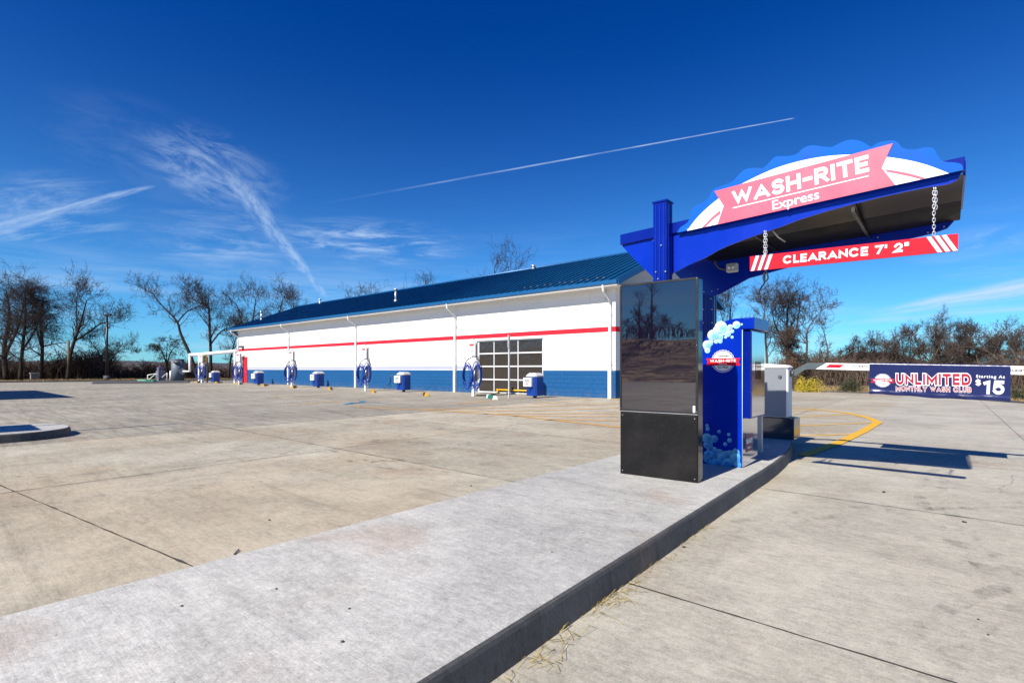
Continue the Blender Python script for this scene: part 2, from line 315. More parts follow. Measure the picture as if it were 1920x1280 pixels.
# ------------------------------------------------------------------ mesh builder
class MB:
    def __init__(s): s.v = []; s.f = []; s.sm = []; s.mi = []; s.cm = 0; s.col = []
    def face(s, idx, sm=False): s.f.append(idx); s.sm.append(sm); s.mi.append(s.cm)
    def box(s, x0, x1, y0, y1, z0, z1):
        b = len(s.v)
        s.v += [(x0,y0,z0),(x1,y0,z0),(x1,y1,z0),(x0,y1,z0),(x0,y0,z1),(x1,y0,z1),(x1,y1,z1),(x0,y1,z1)]
        for q in ((0,3,2,1),(4,5,6,7),(0,1,5,4),(1,2,6,5),(2,3,7,6),(3,0,4,7)): s.face([b+i for i in q])
        return s
    def frus(s, c0, h0, c1, h1):
        """frustum between two axis-aligned rectangles: centre (x,y,z), half sizes"""
        b = len(s.v)
        for c, h in ((c0, h0), (c1, h1)):
            s.v += [(c[0]-h[0],c[1]-h[1],c[2]),(c[0]+h[0],c[1]-h[1],c[2]),(c[0]+h[0],c[1]+h[1],c[2]),(c[0]-h[0],c[1]+h[1],c[2])]
        for q in ((0,3,2,1),(4,5,6,7),(0,1,5,4),(1,2,6,5),(2,3,7,6),(3,0,4,7)): s.face([b+i for i in q])
        return s
    def tube(s, pts, rad, n=8, cap=True, sm=True):
        pts = [Vector(p) for p in pts]; N = len(pts)
        if not hasattr(rad, '__len__'): rad = [rad]*N
        b = len(s.v); up = None
        for i, p in enumerate(pts):
            d = (pts[min(i+1, N-1)] - pts[max(i-1, 0)])
            d = d.normalized() if d.length > 1e-9 else Vector((0, 0, 1))
            if up is None:
                up = Vector((0, 0, 1)) if abs(d.z) < .9 else Vector((1, 0, 0))
            a = d.cross(up)
            if a.length < 1e-6: a = d.orthogonal()
            a.normalize(); c = a.cross(d); up = c
            for k in range(n):
                q = p + (a*cos(2*pi*k/n) + c*sin(2*pi*k/n))*rad[i]; s.v.append(tuple(q))
        for i in range(N-1):
            for k in range(n):
                k2 = (k+1) % n; s.face([b+i*n+k, b+i*n+k2, b+(i+1)*n+k2, b+(i+1)*n+k], sm)
        if cap and n > 2: s.face([b+k for k in range(n)][::-1]); s.face([b+(N-1)*n+k for k in range(n)])
        return s
    def cyl(s, p0, p1, r0, r1=None, n=20): return s.tube([p0, p1], [r0, r0 if r1 is None else r1], n)
    def prismY(s, pts, y0, y1):
        """pts (x,z) outline extruded along Y"""
        b = len(s.v); n = len(pts)
        s.v += [(p[0], y0, p[1]) for p in pts] + [(p[0], y1, p[1]) for p in pts]
        s.face(list(range(b, b+n))); s.face(list(range(b+n, b+2*n))[::-1])
        for i in range(n): j = (i+1) % n; s.face([b+i, b+n+i, b+n+j, b+j])
        return s
    def prismZ(s, pts, z0, z1):
        b = len(s.v); n = len(pts)
        s.v += [(p[0], p[1], z0) for p in pts] + [(p[0], p[1], z1) for p in pts]
        s.face(list(range(b, b+n))[::-1]); s.face(list(range(b+n, b+2*n)))
        for i in range(n): j = (i+1) % n; s.face([b+i, b+j, b+n+j, b+n+i])
        return s
    def flat(s, pts):
        b = len(s.v); s.v += [tuple(p) for p in pts]; s.face(list(range(b, b+len(pts)))); return s
    def strip(s, pts, wd, z):
        """flat ribbon along a ground polyline"""
        P = [Vector((p[0], p[1])) for p in pts]; N = len(P); b = len(s.v)
        for i, p in enumerate(P):
            d = (P[min(i+1, N-1)] - P[max(i-1, 0)]).normalized(); nn = Vector((-d.y, d.x))
            s.v += [(p.x+nn.x*wd/2, p.y+nn.y*wd/2, z), (p.x-nn.x*wd/2, p.y-nn.y*wd/2, z)]
        for i in range(N-1): s.face([b+2*i, b+2*i+1, b+2*i+3, b+2*i+2])
        return s
    def sphere(s, c, r, n=12, m=8, sq=(1, 1, 1)):
        b = len(s.v)
        for i in range(m+1):
            th = pi*i/m
            for k in range(n):
                ph = 2*pi*k/n; s.v.append((c[0]+r*sq[0]*sin(th)*cos(ph), c[1]+r*sq[1]*sin(th)*sin(ph), c[2]+r*sq[2]*cos(th)))
        for i in range(m):
            for k in range(n):
                k2 = (k+1) % n; s.face([b+i*n+k, b+(i+1)*n+k, b+(i+1)*n+k2, b+i*n+k2], True)
        return s
    def build(s, name, mats, parent=None, loc=None, bevel=0., rot=0.):
        me = bpy.data.meshes.new(name)
        o3 = Vector(loc) if loc is not None else Vector((0, 0, 0))
        if parent is not None and loc is None: o3 = Vector(tuple(parent.get('_o', (0, 0, 0))))
        me.from_pydata([(v[0]-o3.x, v[1]-o3.y, v[2]-o3.z) for v in s.v], [], s.f)
        if not isinstance(mats, (list, tuple)): mats = [mats]
        for m_ in mats: me.materials.append(m_)
        me.polygons.foreach_set('use_smooth', s.sm); me.polygons.foreach_set('material_index', s.mi)
        me.update()
        o = bpy.data.objects.new(name, me); COL.objects.link(o)
        if parent is not None: o.parent = parent; o['_o'] = tuple(o3)
        else: o.location = o3; o['_o'] = tuple(o3)
        if bevel:
            bv = o.modifiers.new('bevel', 'BEVEL'); bv.width = bevel; bv.segments = 2; bv.limit_method = 'ANGLE'; bv.angle_limit = radians(40)
        return o
def pieces(mb, name, mats, parent, **k):
    """one object for each separate piece in the builder"""
    par = list(range(len(mb.v)))
    def fd(a):
        while par[a] != a: par[a] = par[par[a]]; a = par[a]
        return a
    for f in mb.f:
        r = fd(f[0])
        for i in f[1:]: par[fd(i)] = r
    g = {}
    for n_, f in enumerate(mb.f): g.setdefault(fd(f[0]), []).append(n_)
    out = []
    for fs in g.values():
        q = MB(); ix = {}
        for n_ in fs:
            for i in mb.f[n_]:
                if i not in ix: ix[i] = len(q.v); q.v.append(mb.v[i])
            q.cm = mb.mi[n_]; q.face([ix[i] for i in mb.f[n_]], mb.sm[n_])
        out.append(q.build(name, mats, parent, **k))
    return out
def thing(name, loc, label, cat, group=None):
    o = bpy.data.objects.new(name, None); o.empty_display_size = .2; COL.objects.link(o); o.location = loc; o['_o'] = tuple(loc)
    return tag(o, label, cat, group)
def tag(o, label, cat, group=None):
    o['label'] = label; o['category'] = cat
    if group: o['group'] = group
    return o
def struct(o, kind='structure', label=None):
    o['kind'] = kind
    if label: o['label'] = label
    return o
def dup(o, loc=None, parent=None):
    c = o.copy(); COL.objects.link(c)
    if parent is not None: c.parent = parent
    if loc is not None: c.location = loc
    for ch in [q for q in KIDS.get(o.name, [])]: pass
    for ch in list(o.children): dup(ch, None, c)
    return c
KIDS = {}

def text_into(mb, s, org, right, up, width, height, bold=.02, thick=.0015, spacing=1.):
    """lettering as thin solid letters: fills a width x height box whose lower-left corner is org"""
    cu = bpy.data.curves.new('t', 'FONT'); cu.body = s; cu.size = 1; cu.offset = bold; cu.extrude = .01; cu.resolution_u = 4
    cu.space_character = spacing
    ob = bpy.data.objects.new('t', cu); COL.objects.link(ob)
    bpy.context.view_layer.update()
    me = bpy.data.meshes.new_from_object(ob.evaluated_get(bpy.context.evaluated_depsgraph_get()))
    vs = [v.co.copy() for v in me.vertices]
    x0 = min(v.x for v in vs); x1 = max(v.x for v in vs); y0 = min(v.y for v in vs); y1 = max(v.y for v in vs)
    right = Vector(right).normalized(); up = Vector(up).normalized(); nn = right.cross(up)
    b = len(mb.v); org = Vector(org)
    for v in vs:
        p = org + right*((v.x-x0)/(x1-x0)*width) + up*((v.y-y0)/(y1-y0)*height) + nn*(thick*(1 if v.z > 0 else 0))
        mb.v.append(tuple(p))
    for p in me.polygons: mb.face([b+i for i in p.vertices])
    bpy.data.objects.remove(ob); bpy.data.curves.remove(cu); bpy.data.meshes.remove(me)
    return mb
def text_px(mb, s, bl, br, tl, Y, **k):
    """lettering on plane Y whose box has these photo corners"""
    a, b, c = fp(*bl, Y), fp(*br, Y), fp(*tl, Y)
    r = (b-a); u = Vector((0, 0, 1))
    return text_into(mb, s, a, r, (c-a) if k.pop('lean', False) else u - r.normalized()*u.dot(r.normalized()), r.length, (c.z-a.z), **k)
def qxz(pts, Y): return [(fp(x, y, Y).x, fp(x, y, Y).z) for x, y in pts]
def smooth_loop(pts, sub=5, closed=False):
    out = []; n = len(pts)
    rng = range(n if closed else n-1)
    for i in rng:
        p0 = pts[(i-1) % n] if closed or i > 0 else pts[i]; p1 = pts[i]; p2 = pts[(i+1) % n]; p3 = pts[(i+2) % n] if closed or i+2 < n else p2
        for k in range(sub):
            t = k/sub
            out.append(tuple(.5*((2*p1[j]) + (-p0[j]+p2[j])*t + (2*p0[j]-5*p1[j]+4*p2[j]-p3[j])*t*t + (-p0[j]+3*p1[j]-3*p2[j]+p3[j])*t**3) for j in range(len(p1))))
    if not closed: out.append(tuple(pts[-1]))
    return out

def _glyphs():
    def arc(cx, cy, rx, ry, a0, a1, n=9): return [(cx+rx*cos(radians(a0+(a1-a0)*i/n)), cy+ry*sin(radians(a0+(a1-a0)*i/n))) for i in range(n+1)]
    V = [(0, 0), (0, 1)]
    return {'A': (.86, [[(0, 0), (.5, 1), (1, 0)], [(.2, .27), (.8, .27)]]), 'B': (.62, [V, [(0, 1), (.5, 1)]+arc(.55, .76, .38, .24, 90, -90)+[(0, .52)], [(.1, .52), (.5, .52)]+arc(.6, .26, .4, .26, 90, -90)+[(0, 0)]]),
     'C': (.88, [arc(.5, .5, .5, .5, 48, 312, 18)]), 'D': (.74, [V, [(0, 1), (.4, 1)]+arc(.45, .5, .55, .5, 90, -90, 12)+[(0, 0)]]),
     'E': (.52, [[(1, 1), (0, 1), (0, 0), (1, 0)], [(0, .5), (.9, .5)]]), 'G': (.88, [arc(.5, .5, .5, .5, 48, 330, 18)+[(1, .45), (.55, .45)]]),
     'H': (.70, [V, [(1, 0), (1, 1)], [(0, .5), (1, .5)]]), 'I': (0., [V]), 'L': (.48, [[(0, 1), (0, 0), (1, 0)]]),
     'M': (.92, [[(0, 0), (0, 1), (.5, .22), (1, 1), (1, 0)]]), 'N': (.72, [[(0, 0), (0, 1), (1, 0), (1, 1)]]),
     'O': (.9, [arc(.5, .5, .5, .5, 0, 360, 24)]), 'R': (.62, [V, [(0, 1), (.5, 1)]+arc(.55, .74, .4, .26, 90, -90)+[(0, .48)], [(.45, .48), (1, 0)]]),
     'S': (.60, [arc(.5, .755, .46, .245, 28, 262, 12)+arc(.5, .26, .5, .26, 82, -150, 12)]), 'T': (.66, [[(0, 1), (1, 1)], [(.5, 1), (.5, 0)]]),
     'U': (.68, [[(0, 1), (0, .38)]+arc(.5, .38, .5, .38, 180, 360, 12)+[(1, 1)]]), 'W': (1.18, [[(0, 1), (.25, 0), (.5, 1), (.75, 0), (1, 1)]]),
     'Y': (.8, [[(0, 1), (.5, .42), (1, 1)], [(.5, .42), (.5, 0)]]), '-': (.36, [[(0, .5), (1, .5)]]), "'": (0., [[(.0, 1), (0, .78)]]), '"': (.2, [[(0, 1), (0, .78)], [(1, 1), (1, .78)]]),
     '1': (.25, [[(0, .86), (1, 1), (1, 0)]]), '2': (.6, [[(0, .72)]+arc(.5, .68, .48, .32, 165, -30, 12)+[(0, 0), (1, 0)]]), '7': (.6, [[(0, 1), (1, 1), (.35, 0)]]),
     '5': (.6, [[(.92, 1), (.12, 1), (.06, .55)]+arc(.48, .33, .5, .33, 110, -150, 14)]), '$': (.56, [arc(.5, .72, .46, .2, 28, 262, 12)+arc(.5, .29, .5, .21, 82, -150, 12), [(.5, 1), (.5, 0)]]), ' ': (.18, [])}
GL = _glyphs()
def caps_into(mb, s, org, right, up, width, height, t=.19, fat=0., gap=.16, lift=.0012):
    """bold geometric capitals drawn as mitred strokes; org is the lower-left corner"""
    org = Vector(org); right = Vector(right).normalized(); up = Vector(up); up = (up-right*up.dot(right)).normalized(); nn = right.cross(up)
    tot = sum(GL[c][0]+t for c in s)+gap*(len(s)-1); sx = width/tot; x = 0.; T = t+fat
    for c in s:
        w_, strokes = GL[c]
        for k, pl in enumerate(strokes):
            P = [Vector((x+t/2+u*w_, t/2+v*(1-t))) for u, v in pl]
            P = [p for i, p in enumerate(P) if i == 0 or (p-P[i-1]).length > 1e-5]
            closed = (P[0]-P[-1]).length < 1e-6 and len(P) > 3
            if not closed:
                P[0] = P[0]+(P[0]-P[1]).normalized()*T/2; P[-1] = P[-1]+(P[-1]-P[-2]).normalized()*T/2
            N = len(P); b = len(mb.v)
            for i in range(N):
                d0 = (P[i]-P[i-1]).normalized() if i > 0 else ((P[-1]-P[-2]).normalized() if closed else None)
                d1 = (P[i+1]-P[i]).normalized() if i < N-1 else ((P[1]-P[0]).normalized() if closed else None)
                d0 = d0 or d1; d1 = d1 or d0
                n0 = Vector((-d0.y, d0.x)); n1 = Vector((-d1.y, d1.x)); m_ = n0+n1
                m_ = m_.normalized() if m_.length > 1e-3 else n0
                l_ = min(3.2, 1/max(.2, m_.dot(n0)))
                for sg in (1, -1):
                    q = P[i]+m_*(sg*T/2*l_); q.y = min(1+fat/2, max(-fat/2, q.y))
                    mb.v.append(tuple(org+right*(q.x*sx)+up*(q.y*height)+nn*(lift+.0002*k)))
            for i in range(N-1): mb.face([b+2*i, b+2*i+1, b+2*i+3, b+2*i+2])
        x += w_+t+gap
    return mb
def caps_px(mb, s, bl, br, tl, Y, **k):
    a, b, c = fp(*bl, Y), fp(*br, Y), fp(*tl, Y); r = b-a
    return caps_into(mb, s, a, r, (0, 0, 1), r.length, c.z-a.z, **k)

# ------------------------------------------------------------------ ground and lot
m = MB()
m.flat([(-900, -500, -.012), (900, -500, -.012), (900, 1200, -.012), (-900, 1200, -.012)])
struct(m.build('ground', M_ground))
lot = [(-66, -38), (14, -38), (13, -8), (11, 12), (8, 19), (2.6, 26), (-1.2, 30.6), (-3.5, 31.9), (-8, 32.6), (-30, 34), (-57, 33), (-60, 22), (-66, 5)]
m = MB(); m.flat([(x, y, 0) for x, y in lot]); struct(m.build('pavement', M_lot))
# low kerb round the lot
def ring(mb, pts, w_, z0, z1):
    P = [Vector(p) for p in pts]; N = len(P); L = []; R = []
    for i, p in enumerate(P):
        d = (P[min(i+1, N-1)]-P[max(i-1, 0)]).normalized(); nn = Vector((-d.y, d.x)); L.append(p+nn*w_/2); R.append(p-nn*w_/2)
    mb.prismZ([tuple(q) for q in L] + [tuple(q) for q in R[::-1]], z0, z1)
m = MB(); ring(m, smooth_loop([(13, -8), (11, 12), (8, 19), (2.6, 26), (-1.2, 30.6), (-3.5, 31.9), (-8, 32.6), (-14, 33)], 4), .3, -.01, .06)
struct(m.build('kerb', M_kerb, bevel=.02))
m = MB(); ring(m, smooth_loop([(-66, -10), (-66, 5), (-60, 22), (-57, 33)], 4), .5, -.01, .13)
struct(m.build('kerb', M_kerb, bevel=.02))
# joints
m = MB()
def joint(x0, y0, x1, y1, wd=.009):
    L = sqrt((x1-x0)**2+(y1-y0)**2); n = max(2, int(L/.11)); b0 = len(m.v); rnd = random.Random(int(x0*31+y0*17+5))
    pts = [(x0+(x1-x0)*i/n + rnd.uniform(-.0015, .0015), y0+(y1-y0)*i/n + rnd.uniform(-.0015, .0015)) for i in range(n+1)]
    m.strip(pts, wd, .004)
    for i in range(n+1):   # ragged, chipped edges
        k = rnd.uniform(.45, 1.25)+(rnd.random() < .04)*rnd.uniform(.5, 1.6); p_, q_ = Vector(m.v[b0+2*i]), Vector(m.v[b0+2*i+1]); c_ = (p_+q_)/2
        m.v[b0+2*i] = tuple(c_+(p_-c_)*k); m.v[b0+2*i+1] = tuple(c_+(q_-c_)*k*rnd.uniform(.7, 1.3))
for X in (-7.2, -11.68, -16.2, -20.7, -25.2, -29.7): joint(X, -14, X + (-.3 if X == -7.2 else 0), 19 if X < -12 else 18, .0125)
joint(-3.3, 1.22, -7.84, .62, .013); joint(-7.84, .62, -11.6, .12, .012); joint(-11.6, .12, -48, -4.5, .012)
for k, Y in enumerate((-6, -2.6, 4.38, 7.9, 11.4, 14.9)): joint(-3.30 if Y < 9 else 6, Y, -48, Y-.0, .0115)
for Y in (-3.4, -.35, 2.75, 5.85, 8.95): joint(-1.6, Y, 11, Y-.12, .010)
joint(1.1, -9, 1.0, 28, .010); joint(-3.1, 9.4, -3.3, 31, .011); joint(5.6, -9, 5.4, 21, .010)
struct(m.build('pavement_joint', M_joint))

# faint tyre marks and hairline cracks
def alpha_mat(name, col, lo, hi, amax):
    M = bpy.data.materials.new(name); M.use_nodes = True; t = NT(M.node_tree); b = t.n['Principled BSDF']
    P = t.new('ShaderNodeNewGeometry').outputs['Position']
    b.inputs['Base Color'].default_value = (*col, 1); b.inputs['Roughness'].default_value = .9
    t.put(b.inputs['Alpha'], t.map(t.noise(P, 3.5, 7, .75), lo, hi, 0., amax)); return M
m = MB(); k_ = 0
for cx, cy, r0_, a0_, a1_ in ((-14, 4, 6.5, -70, 60), (-9.5, 14, 5.2, -150, -10), (-10, 13, 8., -140, -40), (-20, 12, 9, -60, 50), (2, 16, 6, 170, 265), (8.5, 7, 7, 140, 220), (-6, 9, 3.4, 150, 290), (4.2, 2, 4.3, 95, 175), (-26, 6, 8, -40, 80), (-17, 10, 4.5, 10, 150)):
    for dr in (0, .17, 1.55, 1.72):
        m.strip([(cx+(r0_+dr)*cos(radians(a)), cy+(r0_+dr)*sin(radians(a))) for a in range(a0_, a1_, 4)], .10, .0045+.0002*k_); k_ += 1
struct(m.build('tyre_mark', alpha_mat('rubber smear', (.06, .055, .05), .48, .75, .42)))
m = MB(); rnd = random.Random(14)
for x, y, a, L in ((1.6, 3.6, .3, 1.6), (-5.4, 2.4, 2.0, 1.5), (-9, 6.2, .4, 2.2), (.4, 7.2, 1.4, 1.4), (-4.6, 7.6, 2.6, 1.6)):
    pts = [(x, y)]
    for _ in range(int(L/.08)): a += rnd.uniform(-.35, .35); pts.append((pts[-1][0]+cos(a)*.08, pts[-1][1]+sin(a)*.08))
    m.strip(pts, .0028, .0042)
struct(m.build('pavement_crack', M_joint))

# islands
def island(name, x0, x1, y0, y1, r, h=.15, ry=None, flare=0.):
    """kerbed island: outline with rounded far end, battered kerb with a small lip"""
    def outline(o):
        pts = [(x0-o, y0-o), (x1+o+flare, y0-o)]
        rr = r+o; rb = (ry or r)+o; y1_ = y1+o-rb
        for k in range(13):
            a = k/12*pi/2; pts.append((x1+o-rr+rr*cos(a), y1_+rb*sin(a)))
        for k in range(13):
            a = pi/2+k/12*pi/2; pts.append((x0-o+rr+rr*cos(a), y1_+rb*sin(a)))
        return pts
    mb = MB(); lv = [(.035, -.01), (.012, h-.025), (.004, h-.008), (-.012, h)]
    for o, z in lv: mb.v += [(p[0], p[1], z) for p in outline(o)]
    n = len(outline(0))
    for l in range(len(lv)-1):
        for i in range(n): j = (i+1) % n; mb.face([l*n+i, l*n+j, (l+1)*n+j, (l+1)*n+i])
    mb.cm = 1; mb.face([(len(lv)-1)*n+i for i in range(n)])
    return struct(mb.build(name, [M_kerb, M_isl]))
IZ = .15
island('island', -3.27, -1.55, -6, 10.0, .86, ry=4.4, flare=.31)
island('island', -14.3, -12.25, -12, 2.0, .9)
island('island', -40, -37.2, -12, 3.0, 1.0)
# saw cuts down the kerb face
m = MB()
for Y in (.35, 2.05, 3.9, 5.3, 6.9):
    rnd = random.Random(int(Y*10)); kx = -1.41-.027*Y; pts = [(kx-.012, Y+.0, IZ+.002), (kx+.014, Y+rnd.uniform(-.004, .004), IZ-.028), (kx+.036, Y+rnd.uniform(-.006, .006), .01)]
    m.tube([Vector(p)+Vector((.001, 0, .001)) for p in pts], .0022, 4)
struct(m.build('kerb_joint', M_joint))

# painted markings
m = MB(); Zp = .008
def px(pts): return [gp(x, y) for x, y in pts]
m.strip(px(smooth_loop([(1300, 772), (1400, 765), (1482, 765.5), (1540, 768.5), (1600, 776.5), (1636, 786.5), (1645, 794)], 4)), .17, Zp)
m.strip(px([(1648, 791), (1620, 808), (1570, 831.5), (1520, 849), (1504, 855)]), .17, Zp+.003)
for a, b in (((1160, 800), (1596, 776.5)), ((1200, 812), (1632, 792.5)), ((1300, 823), (1600, 814)), ((1290, 781), (1530, 768.5))): m.strip(px([a, b]), .09, Zp-.002)
struct(m.build('yellow_marking', M_ypaint))
m = MB()
for pts in ([(668, 763), (800, 769), (960, 779), (1160, 801)], [(790, 768), (960, 764), (1160, 757)], [(850, 772), (1000, 770), (1160, 765)], [(905, 776), (1160, 775)], [(960, 780), (1160, 781)], [(1020, 787), (1160, 788.5)],
            [(560, 758), (640, 752)], [(500, 744), (620, 741)], [(1000, 757), (1110, 749)], [(860, 757), (930, 750)]):
    m.strip(px(pts), .15, Zp)
struct(m.build('faded_stall_marking', M_opaint))
m = MB(); m.strip(px([(1143, 748.6), (1170, 748.9)]), .3, .012); struct(m.build('yellow_marking', M_ypaint))
# access symbol
m = MB(); c = gp(683, 755.5)
def rp(u, v): return (c.x+u*.854-v*.52, c.y-u*.52-v*.854)
m.strip([rp(.55*cos(a*.4)+.1, .55*sin(a*.4)) for a in range(2, 13)], .14, Zp)
m.strip([rp(-.9, .1), rp(-.2, 0), rp(.1, .5), rp(.7, .7)], .16, Zp+.002); m.strip([rp(-1.3, 0), rp(-1.0, .02)], .26, Zp); m.strip([rp(-.35, 0), rp(-.3, .5)], .14, Zp+.004)
struct(m.build('access_symbol_marking', M_bpaint))

# dry grass verges (tufts)
m = MB(); rnd = random.Random(3)
def tufts(pts, n, wd, h):
    P = [Vector(p) for p in pts]
    L = [(P[i+1]-P[i]).length for i in range(len(P)-1)]; T = sum(L)
    for _ in range(n):
        t = rnd.uniform(0, T); i = 0
        while t > L[i] and i < len(L)-1: t -= L[i]; i += 1
        d = (P[i+1]-P[i]).normalized(); q = P[i]+d*t+Vector((-d.y, d.x))*wd*rnd.random()**1.3
        a = rnd.uniform(0, 6.28); hh = h*rnd.uniform(.4, 1.3); w_ = rnd.uniform(.02, .05)
        lx, ly = rnd.uniform(-.12, .12), rnd.uniform(-.12, .12)
        m.flat([(q.x-cos(a)*w_, q.y-sin(a)*w_, -.01), (q.x+cos(a)*w_, q.y+sin(a)*w_, -.01), (q.x+lx, q.y+ly, hh)])
tufts([(12.4, 10), (8.6, 19.2), (3.1, 26.4), (-.8, 31), (-3.3, 32.3), (-14, 33.2)][::1], 9000, -7 if 0 else 7, .14)
for v in range(0): pass
tufts([(-57, 36), (-60, 22), (-66.5, 5), (-66.5, -10)][::-1], 9000, 9, .2)
tufts([(-57, 36), (-60.4, 22), (-66.5, 5), (-66.5, -10)], 6000, -9, .2)
tufts([(12.4, 10), (8.6, 19.2), (3.1, 26.4), (-.8, 31), (-3.3, 32.3), (-14, 33.2)], 7000, -7, .14)
inside = MB()
def in_lot(x, y):
    c_ = False; n = len(lot); j = n-1
    for i in range(n):
        xi, yi = lot[i]; xj, yj = lot[j]
        if (yi > y) != (yj > y) and x < (xj-xi)*(y-yi)/(yj-yi)+xi: c_ = not c_
        j = i
    return c_
keep = MB()
for f in m.f:
    vs = [m.v[i] for i in f]
    if not in_lot(vs[0][0], vs[0][1]): keep.flat(vs)
struct(keep.build('grass', mat('dry grass blades', (.27, .185, .075), .9, 0, .5, .8)), 'stuff', 'dry yellow grass along the edge of the lot')

# ------------------------------------------------------------------ wash building
WY = 19.4; BX1 = fx(1154, WY); BX0 = fx(446, WY); BW = 12.0
EZ = 4.72          # underside of fascia
B0 = (BX1, WY, 0)
bld = thing('wash_building', B0, 'long low white car wash building with blue base, red stripe and blue metal roof', 'building')
DX0, DX1 = fx(894, WY), fx(1018, WY); DZ = fp(1018, 632, WY).z; WT = WY+.3
WTOP = EZ + .1
m = MB()
m.box(BX0, DX0, WY, WT, -.01, WTOP); m.box(DX1, BX1, WY, WT, -.01, WTOP); m.box(DX0, DX1, WY, WT, DZ, WTOP)
m.box(BX0, BX0+.3, WT, WY+BW, -.01, WTOP); m.box(BX1-.3, BX1, WT, WY+BW, -.01, WTOP); m.box(BX0+.3, BX1-.3, WY+BW-.3, WY+BW, -.01, WTOP)
m.build('wall', M_wall, bld)
OV = .62; RX1 = BX1+.45; RX0 = BX0-.45; EY = WY-OV; RID_Y = WY+BW/2; rise = 2.62
ezt = EZ+.2        # roof surface at eave
# gable ends
m = MB()
def roofz(y): return ezt + (rise)*(1-abs(y-RID_Y)/(RID_Y-EY))
for xa, xb in ((BX1-.25, BX1+.02), (BX0-.02, BX0+.25)):
    b = len(m.v); pr = [(WY+.02, WTOP+.003), (WY+BW-.02, WTOP+.003), (WY+BW-.02, roofz(WY+BW)-.06), (RID_Y, roofz(RID_Y)-.06), (WY+.02, roofz(WY)-.06)]
    m.v += [(xa, y, z) for y, z in pr] + [(xb, y, z) for y, z in pr]; n = 5
    m.face(list(range(b, b+n))); m.face(list(range(b+n, b+2*n))[::-1])
    for i in range(n): j = (i+1) % n; m.face([b+i, b+n+i, b+n+j, b+j])
pieces(m, 'gable', mat('cream gable siding', (.62, .58, .52), .7, 0, .05), bld)
# painted blue base and red stripe, grey and white courses (2-4 mm proud)
m = MB(); bh = 1.19
m.box(BX0-.003, DX0-.01, WY-.004, WY+.02, 0.0, bh); m.box(DX1+.01, BX1+.004, WY-.004, WY+.02, 0, bh); m.box(BX1-.02, BX1+.004, WY+.021, WY+BW, 0, bh); 
m.build('blue_base', M_wblue, bld)
m = MB(); m.box(BX0+1.7, DX0-.05, WY-.006, WY+.02, bh+.002, bh+.035); m.build('white_line', M_white, bld)
m = MB(); m.box(BX0+1.7, DX0-.05, WY-.005, WY+.02, bh+.037, bh+.215); m.build('grey_course', M_wgrey, bld)  # lavender grey strip about one block high above the white line
rz1 = fp(1139, 612.5, WY).z; rz0 = fp(1139, 622, WY).z
m = MB(); m.box(BX0-.003, BX1+.004, WY-.004, WY+.02, rz0, rz1); m.box(BX1-.02, BX1+.004, WY+.021, WY+BW, rz0, rz1); m.build('red_stripe', M_wred, bld)
# roof
m = MB()
th = .09
def slope_pt(x, k, side=1):   # k 0 eave..1 ridge
    y = EY+(RID_Y-EY)*k if side > 0 else 2*RID_Y-EY-(RID_Y-EY)*k
    return (x, y, ezt+rise*k)
b = len(m.v); prof = [(EY, ezt), (RID_Y, ezt+rise), (2*RID_Y-EY, ezt), (2*RID_Y-EY, ezt-th), (RID_Y, ezt+rise-th), (EY, ezt-th)]
m.v += [(RX0, y, z) for y, z in prof] + [(RX1, y, z) for y, z in prof]
m.face([b+i for i in range(6)][::-1]); m.face([b+6+i for i in range(6)])
for i in range(6): j = (i+1) % 6; m.face([b+i, b+j, b+6+j, b+6+i])
ns = int((RX1-RX0)/.405)
for i in range(ns+1):
    x = RX1-.05-i*.405
    for sd in (1, -1):
        a = Vector(slope_pt(x, 0, sd)); c2 = Vector(slope_pt(x, 1, sd)); bb = len(m.v); hw = .016; hh = .06
        m.v += [(x-hw, a.y, a.z), (x+hw, a.y, a.z), (x+hw, a.y, a.z+hh), (x-hw, a.y, a.z+hh), (x-hw, c2.y, c2.z), (x+hw, c2.y, c2.z), (x+hw, c2.y, c2.z+hh), (x-hw, c2.y, c2.z+hh)]
        for q in ((0,1,2,3),(3,2,6,7),(1,5,6,2),(0,3,7,4)): m.face([bb+k for k in q])
roof = m.build('roof', M_roof, bld)
m = MB(); m.tube([(RX0-.02, RID_Y, ezt+rise+.05), (RX1+.02, RID_Y, ezt+rise+.05)], .075, 8); m.build('ridge_cap', M_fascia, roof)
# rake trim
m = MB()
for xx in ((RX1+.003, RX1+.035), (RX0-.035, RX0-.003)):
    for sd in (1, -1):
        a = slope_pt(0, 0, sd); c2 = slope_pt(0, 1, sd); b = len(m.v)
        for x in xx: m.v += [(x, a[1], a[2]+.05), (x, c2[1], c2[2]+.05), (x, c2[1], c2[2]-.2), (x, a[1], a[2]-.2)]
        for q in ((0,1,2,3),(7,6,5,4),(0,4,5,1),(2,6,7,3),(0,3,7,4),(1,5,6,2)): m.face([b+k for k in q])
pieces(m, 'rake_trim', M_fascia, roof)
m = MB(); m.box(RX0, RX1+.002, EY-.13, EY-.004, ezt-.15, ezt+.01); m.build('gutter', M_fascia, bld, bevel=.015)
m = MB(); m.box(RX0+.01, RX1-.01, EY+.0, EY+.03, EZ-.02, ezt-.1); m.box(RX0+.01, RX1-.01, EY-.06, EY+.0, EZ-.02, ezt-.155)
m.box(RX0+.01, RX1-.01, EY+.032, WY-.004, EZ-.0, EZ+.03); m.box(BX1+.005, RX1-.01, WY-.002, WY+BW, EZ, EZ+.03)
m.build('soffit', M_soffit, bld)
